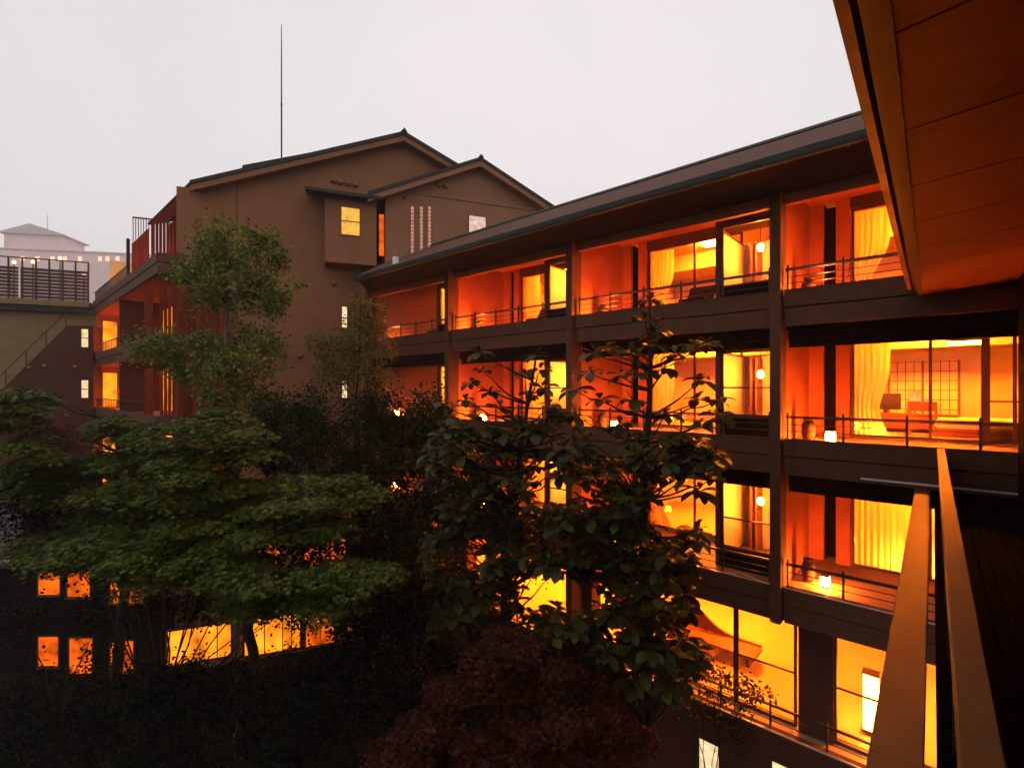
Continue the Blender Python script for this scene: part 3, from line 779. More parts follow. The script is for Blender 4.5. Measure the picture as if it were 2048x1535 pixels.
for i, Pz in enumerate((P5, P4, P3, P2, P1)):
    for z0, z1, d in ((Pz - .36, Pz, 0), (Pz - .77, Pz - .385, .03)):
        MB(FL).box(0, LEN, -.06 + d, .1, z0, z1).build('fascia_board', M_fascia, side)
        MB(frontF).box(.02, 2.4, -.06 + d, .1, z0, z1).build('fascia_board', M_fascia, side)
    MB(FL).box(.08, LEN, .101, 2.0, Pz - .4, Pz - .12).build('deck', M_deck, side)
    if Pz == P5: continue
    zf = Pz - .118; zc = Pz + 2.35
    MB(FL).box(.4, LEN, .12, 2.0, zc + .1, zc + .16).build('balcony_ceiling', M_wallo, side)
    for t, mm in ((8.7, M_dark), (15.9, M_wallo)):
        MB(FL).box(t - .08, t + .08, .12, 2.0, zf, zc + .1).build('divider_wall', mm, side)
    MB(FL).box(15.79, 15.81, .40, 1.08, zf + .1, zc - .3).build('end_window', M_wins, side)
    MB(FL).box(15.76, 15.815, .32, .39, zf, zc - .22).build('end_window_frame', M_frame, side)
    MB(FL).box(15.76, 15.815, 1.09, 1.16, zf, zc - .22).build('end_window_frame', M_frame, side)
    # cedar screens at the corner, folding round it
    slats(FL, .95, 2.3, -.02, Pz + .02, Pz + 1.85, side)
    slats(frontF, .10, 2.3, -.02, Pz + .02, Pz + 1.85, side)
    # lit openings on the back wall
    for ta, tb in ((3.4, 4.9), (11.2, 14.8), (6.6, 9.6)):
        m = MB(FL); m.box(ta - .06, tb + .06, 1.93, 1.999, zf, zf + .05); m.box(ta - .06, tb + .06, 1.93, 1.999, zc - .25, zc - .18)
        m.box(ta - .06, ta, 1.931, 1.999, zf + .05, zc - .25); m.box(tb, tb + .06, 1.931, 1.999, zf + .05, zc - .25)
        o = m.build('glass_door', M_frame, side)
        MB(FL).box(ta, tb, 1.975, 1.99, zf + .05, zc - .25).build('pane', M_wins, o)
        MB(FL).box((ta + tb) / 2 - .03, (ta + tb) / 2 + .03, 1.95, 1.973, zf + .05, zc - .25).build('mullion', M_frame, o)
    # railing
    top = MB(FL).box(2.7, LEN - .1, .02, .07, Pz + .48, Pz + .52).build('railing', M_metal, side)
    for k in range(28):
        t = 2.75 + k * .48
        MB(FL).box(t - .02, t + .02, .03, .06, Pz - .02, Pz + .48).build('post', M_metal, top)
# lantern added behind each screen to make the slats glow; far-end lantern too
for Pz, nm in ((P4, 'upper'), (P3, 'middle'), (P2, 'lower')):
    lantern(frontF.W(1.2, .55, Pz - .118), .17, f'added paper lantern backlighting the cedar screen of the {nm} balcony')
    lantern(FL.W(14.6, 1.6, Pz - .118), .16, f'paper lantern at the far end of the {nm} screened balcony')
# top storey screens and eave
SF = Frame(FL.W(4.8, 0, 0)[:2], 69.0, -21.0)
bars = MB(SF).box(0, .76, -.03, .03, 7.82, 7.88).build('bar_screen', M_louver, side)
MB(SF).box(0, .76, -.025, .025, P5, P5 + .05).build('bottom_rail', M_louver, bars)
for k in range(8):
    MB(SF).box(.02 + k * .10 - .012, .02 + k * .10 + .012, -.02, .02, P5 + .05, 7.82).build('bar', M_louver, bars)
slats(SF, .80, 2.2, -.02, P5 + .05, 7.75, side)
slats(FL, 1.7, 4.75, -.02, P5 + .05, P5 + 1.30, side)
MB(FL).box(5.85, 6.0, -.04, .08, P5 + .01, 7.1).build('terrace_post', M_dark, side)
MB(FL).box(.6, 8.0, 2.0, 2.1, 7.201, 8.62).build('upper_wall', M_wallo, side)
MB(FL).prism_t([(1.2, 8.66), (5.0, 10.2), (5.0, 10.1), (1.2, 8.58)], .5, 8.2).build('roof', M_roofd, side)
MB(FL).prism_t([(1.25, 8.58), (2.0, 8.875), (2.0, 8.845), (1.25, 8.55)], .55, 8.1).build('eave_soffit', M_wallo, side)
MB(FL).box(15.8, 15.95, .75, 2.0, P5, 8.0).build('lit_wall', mat('pale_yellow_plaster', (.62, .5, .22), .9, .06, 2), side)
MB(FL).box(6.1, 15.8, -.02, .03, P5 + .50, P5 + .54).build('terrace_railing', M_metal, side)
for k in range(32):
    MB(FL).box(6.15 + k * .3, 6.19 + k * .3, -.01, .02, P5, P5 + .50).build('post', M_metal, side)
lantern(FL.W(14.4, 1.6, P5 - .118), .2, 'paper lantern on the open top terrace behind the cedar screens')
lantern(FL.W(3.4, 1.5, P5 - .118), .12, 'small paper lantern behind the topmost cedar screen')

# ------------------------------------------------------------------ far left wall with terrace and stair
lw = thing('terrace_block', 'plain brown block with a fenced roof terrace and outside stair', 'building', FW.W(-2, 0, GZ))
MB(FW).box(-14, -.02, .0, 6, GZ, P5 - .75).build('wall', M_stucco, lw)
MB(FW).box(-14, -.0, -.6, 6.1, P5 - .40, P5 - .10).build('terrace_slab', M_terr, lw)
MB(FW).box(-14, -.15, -.45, 6, P5 - .74, P5 - .402).build('terrace_soffit', M_gutter, lw)
# fence of posts and dark boards
fz0, fz1 = P5 - .10, P5 + 2.35
fn = MB(FW).box(-14, -.05, -.50, -.44, fz1 - .06, fz1).build('terrace_fence', M_metal, lw)
MB(FW).box(-14, -.05, -.50, -.44, fz0 + .03, fz0 + .08).build('bottom_rail', M_metal, fn)
for k in range(15):
    t = -.08 - k * .62
    MB(FW).box(t - .035, t + .035, -.505, -.435, fz0, fz1 - .06).build('post', M_metal, fn)
for k in range(9):
    z = fz0 + .12 + k * .20
    MB(FW).box(-3.3, -.1, -.40, -.37, z, z + .165).build('board', M_frame, fn)
    MB(FW).box(-9, -3.4, -.40, -.37, z, z + .165).build('board', M_frame, fn)
for x, y in ((28, 524), (66, 523), (168, 549), (120, 516)):
    t, z = FW.px(x, y, .6)
    o = thing('terrace_lamp', f'small glowing post lamp on the fenced roof terrace', 'lamp', FW.W(t, .6, fz0), 'lamps on the roof terrace')
    MB().bar(FW.W(t, .6, fz0), FW.W(t, .6, z - .1), .03).build('stem', M_metal, o)
    MB().lathe(FW.W(t, .6, z - .12), [(.05, 0), (.10, .06), (.10, .16), (.05, .22)], 10).build('globe', emis('dim_globe_glow', (1, .5, .25), 3.0), o, True)
# stair flank
ts0, zs0 = FW.px(20, 765, -1.0); ts1, zs1 = FW.px(140, 648, -1.0)
sk = (zs1 - zs0) / (ts1 - ts0)
tfe, _ = FW.px(187, 700, -1.3)
def zst(t): return zs1 + sk * (t - ts1)
MB(FW).prism([(ts0 - 6, zst(ts0 - 6) - .1), (ts1, zs1 - .1), (tfe, zs1 - .1), (tfe, GZ), (ts0 - 6, GZ)], -1.3, -.1).build('stair_flank', M_dark, lw)
MB(FW).box(-13.9, ts1 + .9, -.04, -.001, zs0 - 3.0, P5 - .75).build('upper_wall', M_terr, lw)
MB(FW).prism([(ts0 - 5, zst(ts0 - 5) + .75), (ts1, zs1 + .75), (ts1, zs1 + .80), (ts0 - 5, zst(ts0 - 5) + .80)], -1.28, -1.23).build('stair_rail', M_metal, lw)
for k in range(8):
    t = ts1 - .1 - k * .9
    MB(FW).box(t - .02, t + .02, -1.27, -1.235, zst(t) - .15, zst(t) + .75).build('stair_post', M_metal, lw)
lit_window(FW, 163.5, 177, 658, 694, -1.3, M_winw, lw, cross=(.5,))
lit_window(FW, 163.5, 177, 760, 795, -1.3, M_winw, lw, cross=(.5,))
for x, y in ((60, 735), (90, 731), (151, 733)): vent(FW, x, y, -1.3, .10, lw)

# ------------------------------------------------------------------ tiled-roof annex low on the left
an = thing('garden_annex', 'low dark annex with grey tiled roof and square orange windows', 'building', (-19, 20, CZ + GZ))
FA = Frame((-19.0, 19.6), 90.0, 0.0)
ez_ = -(1118 - HY) / FPX * 19.0
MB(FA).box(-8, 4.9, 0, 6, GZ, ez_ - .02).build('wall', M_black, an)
rh = -(972 - HY) / FPX * 22.0
def hip():
    e0, e1, f0, f1 = -8.6, 2.6, -.7, 6.6
    m = MB(FA); z0, z1 = ez_, rh
    v = [FA.W(e0, f0, z0), FA.W(e1, f0, z0), FA.W(e1, f1, z0), FA.W(e0, f1, z0), FA.W(e0, 2.9, z1), FA.W(-1.2, 2.9, z1)]
    m.add(v, [(0, 1, 5, 4), (1, 2, 5), (2, 3, 4, 5), (3, 0, 4), (3, 2, 1, 0)])
    r = m.build('roof', mat('annex_roof_tile', (.05, .035, .03), .6, .3, 6, .2, 30), an)
    MB(FA).box(e0, e1 + .05, f0 - .08, f0, z0 - .10, z0 + .03).build('gutter', mat('pale_zinc', (.30, .29, .31), .5, .2, 5), r)
    # tile courses
    for k in range(1, 14):
        f = k / 14; b = f0 + (2.9 - f0) * f; z = z0 + (z1 - z0) * f
        MB(FA).box(e0, e1 + (-1.2 - e1) * f - .05, b - .03, b + .03, z + .0, z + .05).build('tile_course', MATS['annex_roof_tile'], r)
    MB().tube([FA.W(e0, 2.9, z1 + .06), FA.W(-1.2, 2.9, z1 + .06)], .11, 8).build('ridge_tile', MATS['pale_zinc'], r)
    MB().tube([FA.W(-1.2, 2.9, z1 + .06), FA.W(e1, f0, z0 + .08)], .10, 8).build('hip_tile', MATS['pale_zinc'], r)
hip()
for x0, x1, y0, y1 in ((78, 121, 1131, 1188), (136, 181, 1131, 1192), (222, 288, 1140, 1205), (78, 118, 1272, 1330), (140, 186, 1275, 1345), (222, 268, 1280, 1362)):
    lit_window(FA, x0, x1, y0, y1, -.0, M_wino, an, cross=(.82,) if y0 < 1200 else ())

# ------------------------------------------------------------------ far hillside building fading into the mist
FB = Frame((-255, 300), 80.0, -10.0)
fb = thing('hillside_hotel', 'hotel block with a square roof tower, mist fade put into its colours', 'building', FB.W(0, 0, GZ))
M_far = mat('mist_faded_render', (.85, .60, .55), .95, .1, .2)  # wall and roof colours paled to carry the mist's fade
tA, zA = FB.px(8, 452); tB, zB = FB.px(124, 470); _, zl = FB.px(100, 503)
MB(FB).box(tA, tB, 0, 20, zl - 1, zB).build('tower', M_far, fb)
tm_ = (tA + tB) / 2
MB(FB).prism([(tA - 2, zB), (tm_ - 1, zA + 2), (tB + 2.2, zB), (tB + 2.2, zB - .6), (tA - 2, zB - .6)], -1.5, 21).build('tower_roof', mat('mist_faded_roof', (.55, .46, .45), .9, .1, .2), fb)
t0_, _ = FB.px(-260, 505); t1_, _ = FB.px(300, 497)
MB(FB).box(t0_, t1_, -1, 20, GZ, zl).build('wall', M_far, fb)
MB(FB).box(t0_ - .3, t1_ + .3, -1.6, 20.4, zl + .002, zl + .8).build('roof', MATS['mist_faded_roof'], fb)
for x in (45, 75, 105, 130, 160, 200, 215, 235):
    t, z = FB.px(x, 516, -1.02)
    MB(FB).box(t - 1.1, t + 1.1, -1.06, -1.001, z - 1.8, z + 1.0).build('window', emis('far_window_glow', (1, .55, .32), 1.6), fb)
tt, zz = FB.px(95, 440, 4)
MB().bar(FB.W(tt, 4, zB), FB.W(tt, 4, zz + 3), .12).build('antenna', M_gutter, fb)
hl = MB()
hs = []
for i in range(41):
    x = -420 + i * 14; y = 175 + 30 * math.sin(i * .5)
    hs.append((x, y, 0))
def hill():
    n, mrow = 48, 14
    vs = []; fs = []
    for j in range(mrow):
        for i in range(n):
            x = -500 + i * 13; y = 330 + j * 14
            h = 60 * max(0, 1 - ((x + 270) / 200) ** 2) * min(1, j / 4.) * (1 + .05 * math.sin(i * 1.7 + j)) - .5
            vs.append((x, y, CZ + GZ + max(-.5, h * .9)))
    for j in range(mrow - 1):
        for i in range(n - 1):
            a = j * n + i; fs.append((a, a + 1, a + n + 1, a + n))
    o = MB().add(vs, fs).build('hillside', M_soil, None, True); o['kind'] = 'structure'
hill()

# ------------------------------------------------------------------ viewer's gallery: eave, handrail, parapet, wall
gal = thing('viewing_gallery', 'dark gallery with cedar plank eave and wooden handrail facing the wing', 'building', FD.W(4, .5, GZ))
TE = 11.70      # where the gallery meets the wing's facade
def gz(b): return 1.72 + .08 * (b + .22)
zs_ = 1.2
for k in range(-2, 10):
    t0 = 3.02 + (k - 1) * 1.19; t1 = min(t0 + 1.172, TE)
    if t1 <= t0: continue
    MB(FD).prism_t([(-.14, gz(-.14)), (1.1, gz(1.1)), (1.1, gz(1.1) + .03), (-.14, gz(-.14) + .03)], t0, t1).build('soffit_board', M_soffit, gal)
MB(FD).prism_t([(-.14, gz(-.14) - .02), (-.215, gz(-.2) - .02), (-.215, gz(-.2) + .14), (-.14, gz(-.14) + .14)], -3, TE).build('trim_board', M_frame, gal)
MB(FD).prism_t([(-.225, gz(-.2) + .06), (-.262, gz(-.2) + .06), (-.262, gz(-.2) + .22), (-.225, gz(-.2) + .22)], -3, TE).build('fascia_board', M_frame, gal)
MB(FD).prism_t([(-.30, gz(-.2) + .10), (-.36, gz(-.2) + .12), (-.37, gz(-.2) + .20), (-.27, gz(-.2) + .20)], -3, TE - .02).build('gutter', M_furn, gal)
MB(FD).prism_t([(-.30, gz(-.2) + .225), (3.5, 3.2), (3.5, 3.3), (-.30, gz(-.2) + .30)], -3, TE - .02).build('roof', M_roofd, gal)
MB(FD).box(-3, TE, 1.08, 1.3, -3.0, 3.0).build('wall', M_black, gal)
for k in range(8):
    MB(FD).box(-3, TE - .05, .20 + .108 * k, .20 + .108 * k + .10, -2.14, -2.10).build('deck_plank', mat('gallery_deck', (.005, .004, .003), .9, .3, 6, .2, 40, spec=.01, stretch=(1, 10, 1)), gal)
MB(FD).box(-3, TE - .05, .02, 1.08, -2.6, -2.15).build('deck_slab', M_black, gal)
hr = MB(FD)
for a, b in ((-3, 6.9), (6.903, 9.6), (9.603, TE - .1)):
    MB(FD).prism_t([(.056, -1.13), (.163, -1.13), (.163, -1.085), (.155, -1.07), (.064, -1.07), (.056, -1.085)], a, b).build('handrail', M_rail, gal)
for k in range(-1, 9):
    MB(FD).box(1.2 + k * 1.3 - .03, 1.2 + k * 1.3 + .03, .085, .135, -2.1, -1.131).build('rail_post', M_frame, gal)
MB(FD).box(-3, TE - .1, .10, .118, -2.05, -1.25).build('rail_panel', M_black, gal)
for a, b in ((-3, 2.95), (2.953, 5.6), (5.603, 8.3), (8.303, TE - .5)):
    MB(FD).prism_t([(-.238, -1.80), (-.03, -1.80), (-.03, -1.77), (-.036, -1.76), (-.232, -1.76), (-.238, -1.77)], a, b).build('coping', M_rail, gal)
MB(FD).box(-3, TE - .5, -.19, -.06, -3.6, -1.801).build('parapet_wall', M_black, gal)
MB(FR).box(-5.3, -1.5, -.10, -.076, P3 - .70, P3 - .665).build('flashing', M_white, wing)

# ------------------------------------------------------------------ foliage
def leaf_maple():
    v = [(0, 0, 0)]
    tips = [(-1.25, .62), (-.62, .86), (0, 1.0), (.62, .86), (1.25, .62)]
    pts = []
    for i, (a, r) in enumerate(tips):
        pts.append((math.sin(a) * r, math.cos(a) * r * .9 + .05, -.10 * r))
        if i < 4:
            am = (a + tips[i + 1][0]) / 2
            pts.append((math.sin(am) * .36, math.cos(am) * .36, 0))
    return np.array([(0, -.05, 0)] + pts), [tuple(range(len(pts) + 1))]
def leaf_oval():
    return np.array([(0, 0, 0), (.32, .35, .08), (.26, .75, .04), (0, 1, -.06), (-.26, .75, .04), (-.32, .35, .08), (0, .5, -.02)]), [(0, 1, 2, 6), (6, 2, 3), (0, 6, 4, 5), (6, 3, 4)]
def leaf_long():
    rows = [(0, .03, 0), (.22, .13, .03), (.48, .24, .03), (.72, .27, -.02), (.9, .17, -.10), (1.0, .02, -.17)]
    v = []; f = []
    for y, w, z in rows: v += [(-w, y, z + .22 * w), (0, y, z), (w, y, z + .22 * w)]
    for i in range(len(rows) - 1):
        a = i * 3; f += [(a, a + 1, a + 4, a + 3), (a + 1, a + 2, a + 5, a + 4)]
    return np.array(v), f
TPL = {'maple': leaf_maple(), 'oval': leaf_oval(), 'long': leaf_long()}

def cloud_mesh(name, kind, pos, yaw, pitch, roll, size, material, parent):
    """many leaves joined in one mesh"""
    V, F = TPL[kind]
    n = len(pos)
    cy_, sy = np.cos(yaw), np.sin(yaw); cp, sp = np.cos(pitch), np.sin(pitch); cr, sr = np.cos(roll), np.sin(roll)
    v = np.repeat(V[None], n, 0) * size[:, None, None]
    x, y, z = v[..., 0], v[..., 1], v[..., 2]
    x, z = x * cr[:, None] + z * sr[:, None], -x * sr[:, None] + z * cr[:, None]
    y, z = y * cp[:, None] - z * sp[:, None], y * sp[:, None] + z * cp[:, None]
    x, y = x * cy_[:, None] - y * sy[:, None], x * sy[:, None] + y * cy_[:, None]
    v = np.stack([x, y, z], -1) + pos[:, None, :]
    L = np.array(base_of(parent)); v = (v - L).reshape(-1, 3)
    me = bpy.data.meshes.new(name)
    k = len(V)
    lens = np.array([len(f) for f in F]); flat = np.concatenate([np.array(f) for f in F])
    loops = (flat[None] + (np.arange(n) * k)[:, None]).ravel()
    tot = np.tile(lens, n); st = np.concatenate([[0], np.cumsum(tot)[:-1]])
    me.vertices.add(len(v)); me.vertices.foreach_set('co', v.ravel().astype(np.float32))
    me.loops.add(len(loops)); me.loops.foreach_set('vertex_index', loops.astype(np.int32))
    me.polygons.add(len(tot)); me.polygons.foreach_set('loop_start', st.astype(np.int32))
    me.polygons.foreach_set('loop_total', tot.astype(np.int32))
    me.update(calc_edges=True); me.validate()
    me.materials.append(material)
    o = bpy.data.objects.new(name, me); COL.objects.link(o); o.parent = parent
    o['kind'] = 'stuff'
    return o

def limb_pts(a, b, n=6, sag=.15, jit=.06):
    a, b = Vector(a), Vector(b); L = (b - a).length
    pts = []
    for i in range(n + 1):
        u = i / n
        p = a.lerp(b, u) + Vector((random.uniform(-1, 1), random.uniform(-1, 1), random.uniform(-1, 1))) * jit * L * math.sin(math.pi * u) * .6
        p.z += sag * L * math.sin(math.pi * u) * .5
        pts.append(p)
    return pts

def tree(name, label, cat, base, stem, clusters, kind, lsize, dens, material, bark, r0=.16, layered=False, group=None, dz=.9, twigs=True, nsf=1.0, spr=1.0):
    """stem: list of points; clusters: (px,py,depth,rx_px,ry_px)"""
    t = thing(name, label, cat, base, group)
    stem = [Vector(base)] + [Vector(p) for p in stem]
    fine = []
    for i in range(len(stem) - 1):
        seg = limb_pts(stem[i], stem[i + 1], 4, 0, .03); fine += seg if i == 0 else seg[1:]
    n = len(fine)
    m = MB().tube(fine, [r0 * (1 - .86 * i / (n - 1)) + .008 for i in range(n)], 9)
    m.build('trunk', bark, t, True)
    P_, Y_, T_, R_, S_ = [], [], [], [], []
    br = MB()
    if layered:
        sub = []
        for (x, y, D, rx, ry) in clusters:
            for k in range(5):
                sub.append((x + random.uniform(-.85, .85) * rx, y + random.uniform(-1.0, 1.0) * ry, D + random.uniform(-.9, .9) * rx / FPX * D, rx * random.uniform(.30, .60), ry * random.uniform(.15, .34), P(x, y, D)))
        clusters = sub
    done = {}
    for cl_ in clusters:
        x, y, D, rx, ry = cl_[:5]
        c = P(x, y, D); ax = rx / FPX * D; az = ry / FPX * D; ay = ax * dz
        # limb from the stem
        hub = cl_[5] if len(cl_) > 5 else c
        key = tuple(hub)
        if key not in done:
            cand = [p for p in fine if p.z < hub.z - .15 * (hub - p).length] or [fine[0]]
            st_ = min(cand, key=lambda p: (p - hub).length + abs(p.z - hub.z) * .2)
            d = (hub - st_).length
            br.tube(limb_pts(st_, hub, 5, .12 if not layered else .06), [max(.012, r0 * .30 * min(1, d / 3)) * (1 - .75 * k / 5) for k in range(6)], 6)
            done[key] = 1
        if len(cl_) > 5: br.tube(limb_pts(hub, c, 3, .05), [.012, .010, .008, .005], 5)
        # sprays inside the cluster
        ns = max(6, int((46 * (ax * ay) ** .5 + 4) * nsf))
        for k in range(ns):
            a = random.uniform(0, 2 * math.pi); rr = min(1.5, abs(random.gauss(0, .66))) if not layered else math.sqrt(random.random()) * random.uniform(.8, 1.25)
            zc = random.gauss(0, .62) if not layered else random.uniform(-1, 1) * math.sqrt(max(.05, 1 - rr * rr))
            sc = Vector((c.x + math.cos(a) * rr * ax, c.y + math.sin(a) * rr * ay, c.z + zc * az - (rr * rr * az * .8 if layered else 0)))
            if twigs and k % 2 == 0:
                br.tube([c, c.lerp(sc, .5) + Vector((0, 0, .06)), sc], [.010, .007, .003], 4, False)
            nl = max(8, int(dens * 1.5 * random.uniform(.6, 1.4)))
            sr = lsize * random.uniform(2.6, 5.5) * spr
            ang = a + rng.normal(0, .9, nl)
            rad = sr * np.sqrt(rng.random(nl))
            px_ = sc.x + np.cos(ang) * rad * 1.0 - math.cos(a) * sr * .3
            py_ = sc.y + np.sin(ang) * rad * 1.0 - math.sin(a) * sr * .3
            if layered:
                pz_ = sc.z - (rad / sr) ** 2 * sr * .42 + rng.normal(0, lsize * .22, nl)
                pit = rng.normal(-.35, .25, nl); rol = rng.normal(0, .3, nl)
            else:
                pz_ = sc.z + rng.normal(0, sr * .5, nl)
                pit = rng.normal(-.3, .6, nl); rol = rng.normal(0, .6, nl)
            P_.append(np.stack([px_, py_, pz_], -1)); Y_.append(ang - math.pi / 2 + rng.normal(0, .5, nl)); T_.append(pit); R_.append(rol)
            S_.append(lsize * rng.uniform(.65, 1.2, nl))
    br.build('branches', bark, t, True)
    cloud_mesh('crown', kind, np.concatenate(P_), np.concatenate(Y_), np.concatenate(T_), np.concatenate(R_), np.concatenate(S_), material, t)
    return t

L_birch = leaf_mat('birch_leaf', (.030, .052, .005), (.21, .27, .030))
L_conif = leaf_mat('loose_green_leaf', (.06, .075, .010), (.17, .17, .03))
L_maple = leaf_mat('green_maple_leaf', (.012, .022, .002), (.135, .165, .013))
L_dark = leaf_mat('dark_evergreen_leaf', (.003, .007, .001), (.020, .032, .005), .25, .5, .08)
L_magn = leaf_mat('magnolia_leaf', (.010, .011, .002), (.062, .064, .012), .2, .42)
L_red = leaf_mat('red_maple_leaf', (.022, .003, .002), (.11, .020, .008))
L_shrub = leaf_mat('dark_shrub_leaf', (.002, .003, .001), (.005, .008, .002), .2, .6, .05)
L_vine = leaf_mat('vine_leaf', (.02, .022, .006), (.05, .045, .012))

def gp(x, Y):      # point on the ground below a photo column
    return Vector(((x - CX) / FPX * Y, Y, GZ + CZ - .03))

D = 15.0
tree('birch_tree', 'slender leafy birch with pale trunk rising in front of the gabled wall', 'tree', gp(478, D),
     [P(470, 1000, D), P(462, 820, D), P(452, 690, D), P(455, 600, D), P(440, 460, D)],
     [(x, y, D + dd, rx * 1.05, ry * 1.1) for x, y, dd, rx, ry in (
        (442, 468, 0, 24, 18), (420, 498, .3, 38, 20), (500, 490, -.2, 34, 18), (528, 480, 0, 16, 9), (548, 518, 0, 22, 12), (470, 520, .2, 50, 22), (405, 533, 0, 36, 16),
        (530, 560, .3, 42, 22), (440, 560, -.4, 45, 22), (372, 553, 0, 26, 8), (490, 592, 0, 52, 24), (556, 596, .2, 26, 16), (428, 598, .2, 34, 18), (548, 620, 0, 22, 12),
        (322, 690, -.2, 46, 22), (288, 706, 0, 26, 16), (345, 712, 0, 36, 18), (398, 690, .3, 46, 20), (505, 672, .2, 42, 20), (545, 690, 0, 26, 12), (440, 726, -.3, 62, 24),
        (512, 722, 0, 46, 22), (380, 744, 0, 30, 16), (480, 768, .3, 56, 26), (440, 800, 0, 50, 24), (500, 815, 0, 50, 24))],
     'oval', .115, 16, L_birch, M_barkp, .12, nsf=.9, spr=.62)
D = 17.0
tree('young_cedar', 'loose yellow-green young tree at the corner where wing and gable meet', 'tree', gp(712, D),
     [P(710, 1000, D), P(712, 800, D), P(722, 610, D)],
     [(x, y, D + dd, rx, ry) for x, y, dd, rx, ry in (
        (722, 615, 0, 18, 12), (745, 640, 0, 30, 22), (712, 655, 0, 30, 20), (690, 685, .2, 50, 18), (752, 690, 0, 30, 22), (655, 712, 0, 36, 22), (640, 690, 0, 20, 12), (725, 722, 0, 56, 24),
        (690, 752, 0, 42, 20), (745, 760, 0, 40, 20), (660, 745, .2, 26, 16))],
     'oval', .10, 20, L_conif, M_bark, .10, nsf=.7, spr=.7)
D = 13.0
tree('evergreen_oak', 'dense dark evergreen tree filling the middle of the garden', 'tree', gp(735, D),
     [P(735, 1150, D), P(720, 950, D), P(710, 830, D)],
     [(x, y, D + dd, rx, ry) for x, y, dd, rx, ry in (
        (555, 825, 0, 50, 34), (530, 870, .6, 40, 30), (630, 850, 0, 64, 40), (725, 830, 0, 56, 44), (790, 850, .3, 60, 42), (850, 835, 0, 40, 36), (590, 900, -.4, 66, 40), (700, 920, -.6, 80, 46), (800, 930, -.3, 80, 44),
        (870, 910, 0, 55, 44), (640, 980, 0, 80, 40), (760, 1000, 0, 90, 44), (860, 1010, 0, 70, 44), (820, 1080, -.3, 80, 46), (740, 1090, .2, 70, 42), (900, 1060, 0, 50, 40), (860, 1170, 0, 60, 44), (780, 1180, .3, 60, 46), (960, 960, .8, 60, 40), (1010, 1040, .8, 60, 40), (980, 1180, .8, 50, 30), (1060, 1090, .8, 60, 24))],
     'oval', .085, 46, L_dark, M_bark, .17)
D = 10.8
tree('green_maple', 'spreading green maple with layered sprays beside the tiled annex', 'tree', gp(212, D + 3),
     [P(235, 1330, D + 2), P(250, 1180, D + 1), P(225, 1060, D), P(230, 960, D), P(235, 850, D)],
     [(x, y, D + dd, rx, ry) for x, y, dd, rx, ry in (
        (30, 795, 0, 48, 20), (62, 788, 0, 20, 9), (28, 850, 0, 55, 22), (60, 885, -.5, 60, 20), (110, 915, 0, 60, 18), (150, 935, .5, 60, 16), (215, 848, .2, 42, 15), (270, 862, 0, 44, 14), (225, 905, 0, 50, 15),
        (320, 885, 0, 55, 16), (60, 960, 0, 80, 20), (170, 985, 0, 80, 20), (255, 970, 0, 70, 18), (310, 930, .4, 60, 16), (40, 1075, -.8, 70, 18), (120, 1085, -.8, 70, 18), (200, 1062, -.6, 80, 20), (280, 1050, -.5, 80, 20),
        (250, 1095, -1, 90, 20), (340, 1085, -.6, 70, 18), (310, 1128, -1, 90, 16), (160, 1112, -1, 60, 14), (180, 1030, .4, 60, 16), (330, 1010, .3, 80, 20))],
     'maple', .10, 26, L_maple, M_bark, .15, True, nsf=.8)
D = 10.2
tree('green_maple', 'wide green maple with long flat sprays reaching towards the magnolia', 'tree', gp(505, D + 3.5),
     [P(510, 1330, D + 2), P(490, 1180, D + .8), P(470, 1050, D), P(455, 920, D), P(450, 830, D)],
     [(x, y, D + dd, rx, ry) for x, y, dd, rx, ry in (
        (425, 822, 0, 50, 18), (395, 850, 0, 50, 16), (470, 845, 0, 40, 15), (455, 875, -.3, 60, 18), (500, 900, 0, 40, 14), (400, 905, 0, 66, 18), (440, 945, -.5, 80, 20), (520, 960, .4, 60, 16), (380, 975, 0, 66, 18),
        (610, 965, 0, 62, 16), (690, 955, 0, 40, 12), (560, 1000, -.4, 80, 18), (650, 1000, -.3, 70, 16), (710, 985, 0, 42, 12), (470, 1030, 0, 80, 20), (590, 1045, -.5, 90, 18), (680, 1040, 0, 60, 16), (400, 1050, 0, 70, 18),
        (430, 1110, -.8, 80, 16), (520, 1095, -.5, 80, 18), (560, 1145, -1, 90, 14), (640, 1128, -.8, 80, 14), (700, 1152, -1, 60, 12), (758, 1134, -1, 34, 9), (610, 1178, -1, 80, 14), (480, 1150, -1, 60, 14), (500, 1200, -1, 46, 14))],
     'maple', .10, 26, L_maple, M_bark, .14, True, nsf=.8)
D = 8.6
tree('red_maple', 'low dark red maple at the foot of the magnolia', 'tree', gp(1060, D + 1),
     [P(1065, 1700, D + .5), P(1060, 1480, D), P(1080, 1330, D)],
     [(x, y, D + dd, rx, ry) for x, y, dd, rx, ry in (
        (1040, 1268, 0, 46, 20), (1100, 1285, 0, 60, 24), (1020, 1310, 0, 60, 24), (1160, 1330, 0, 70, 26), (930, 1378, 0, 60, 26), (1060, 1365, 0, 90, 30), (1200, 1400, 0, 70, 30), (860, 1420, 0, 60, 24), (980, 1430, 0, 90, 30),
        (1110, 1440, 0, 90, 34), (1240, 1470, 0, 60, 30), (900, 1490, 0, 90, 30), (1040, 1510, 0, 110, 36), (1180, 1515, 0, 90, 34), (800, 1500, 0, 60, 24))],
     'maple', .085, 26, L_red, M_bark, .12, True)
D = 24
tree('red_maple', 'small dark maroon tree against the terrace block', 'tree', gp(105, D), [P(105, 900, D), P(100, 850, D)],
     [(95, 862, D, 28, 18), (128, 878, D, 24, 14), (70, 880, D, 24, 16), (110, 900, D, 36, 16)], 'maple', .11, 30, L_red, M_bark, .08)

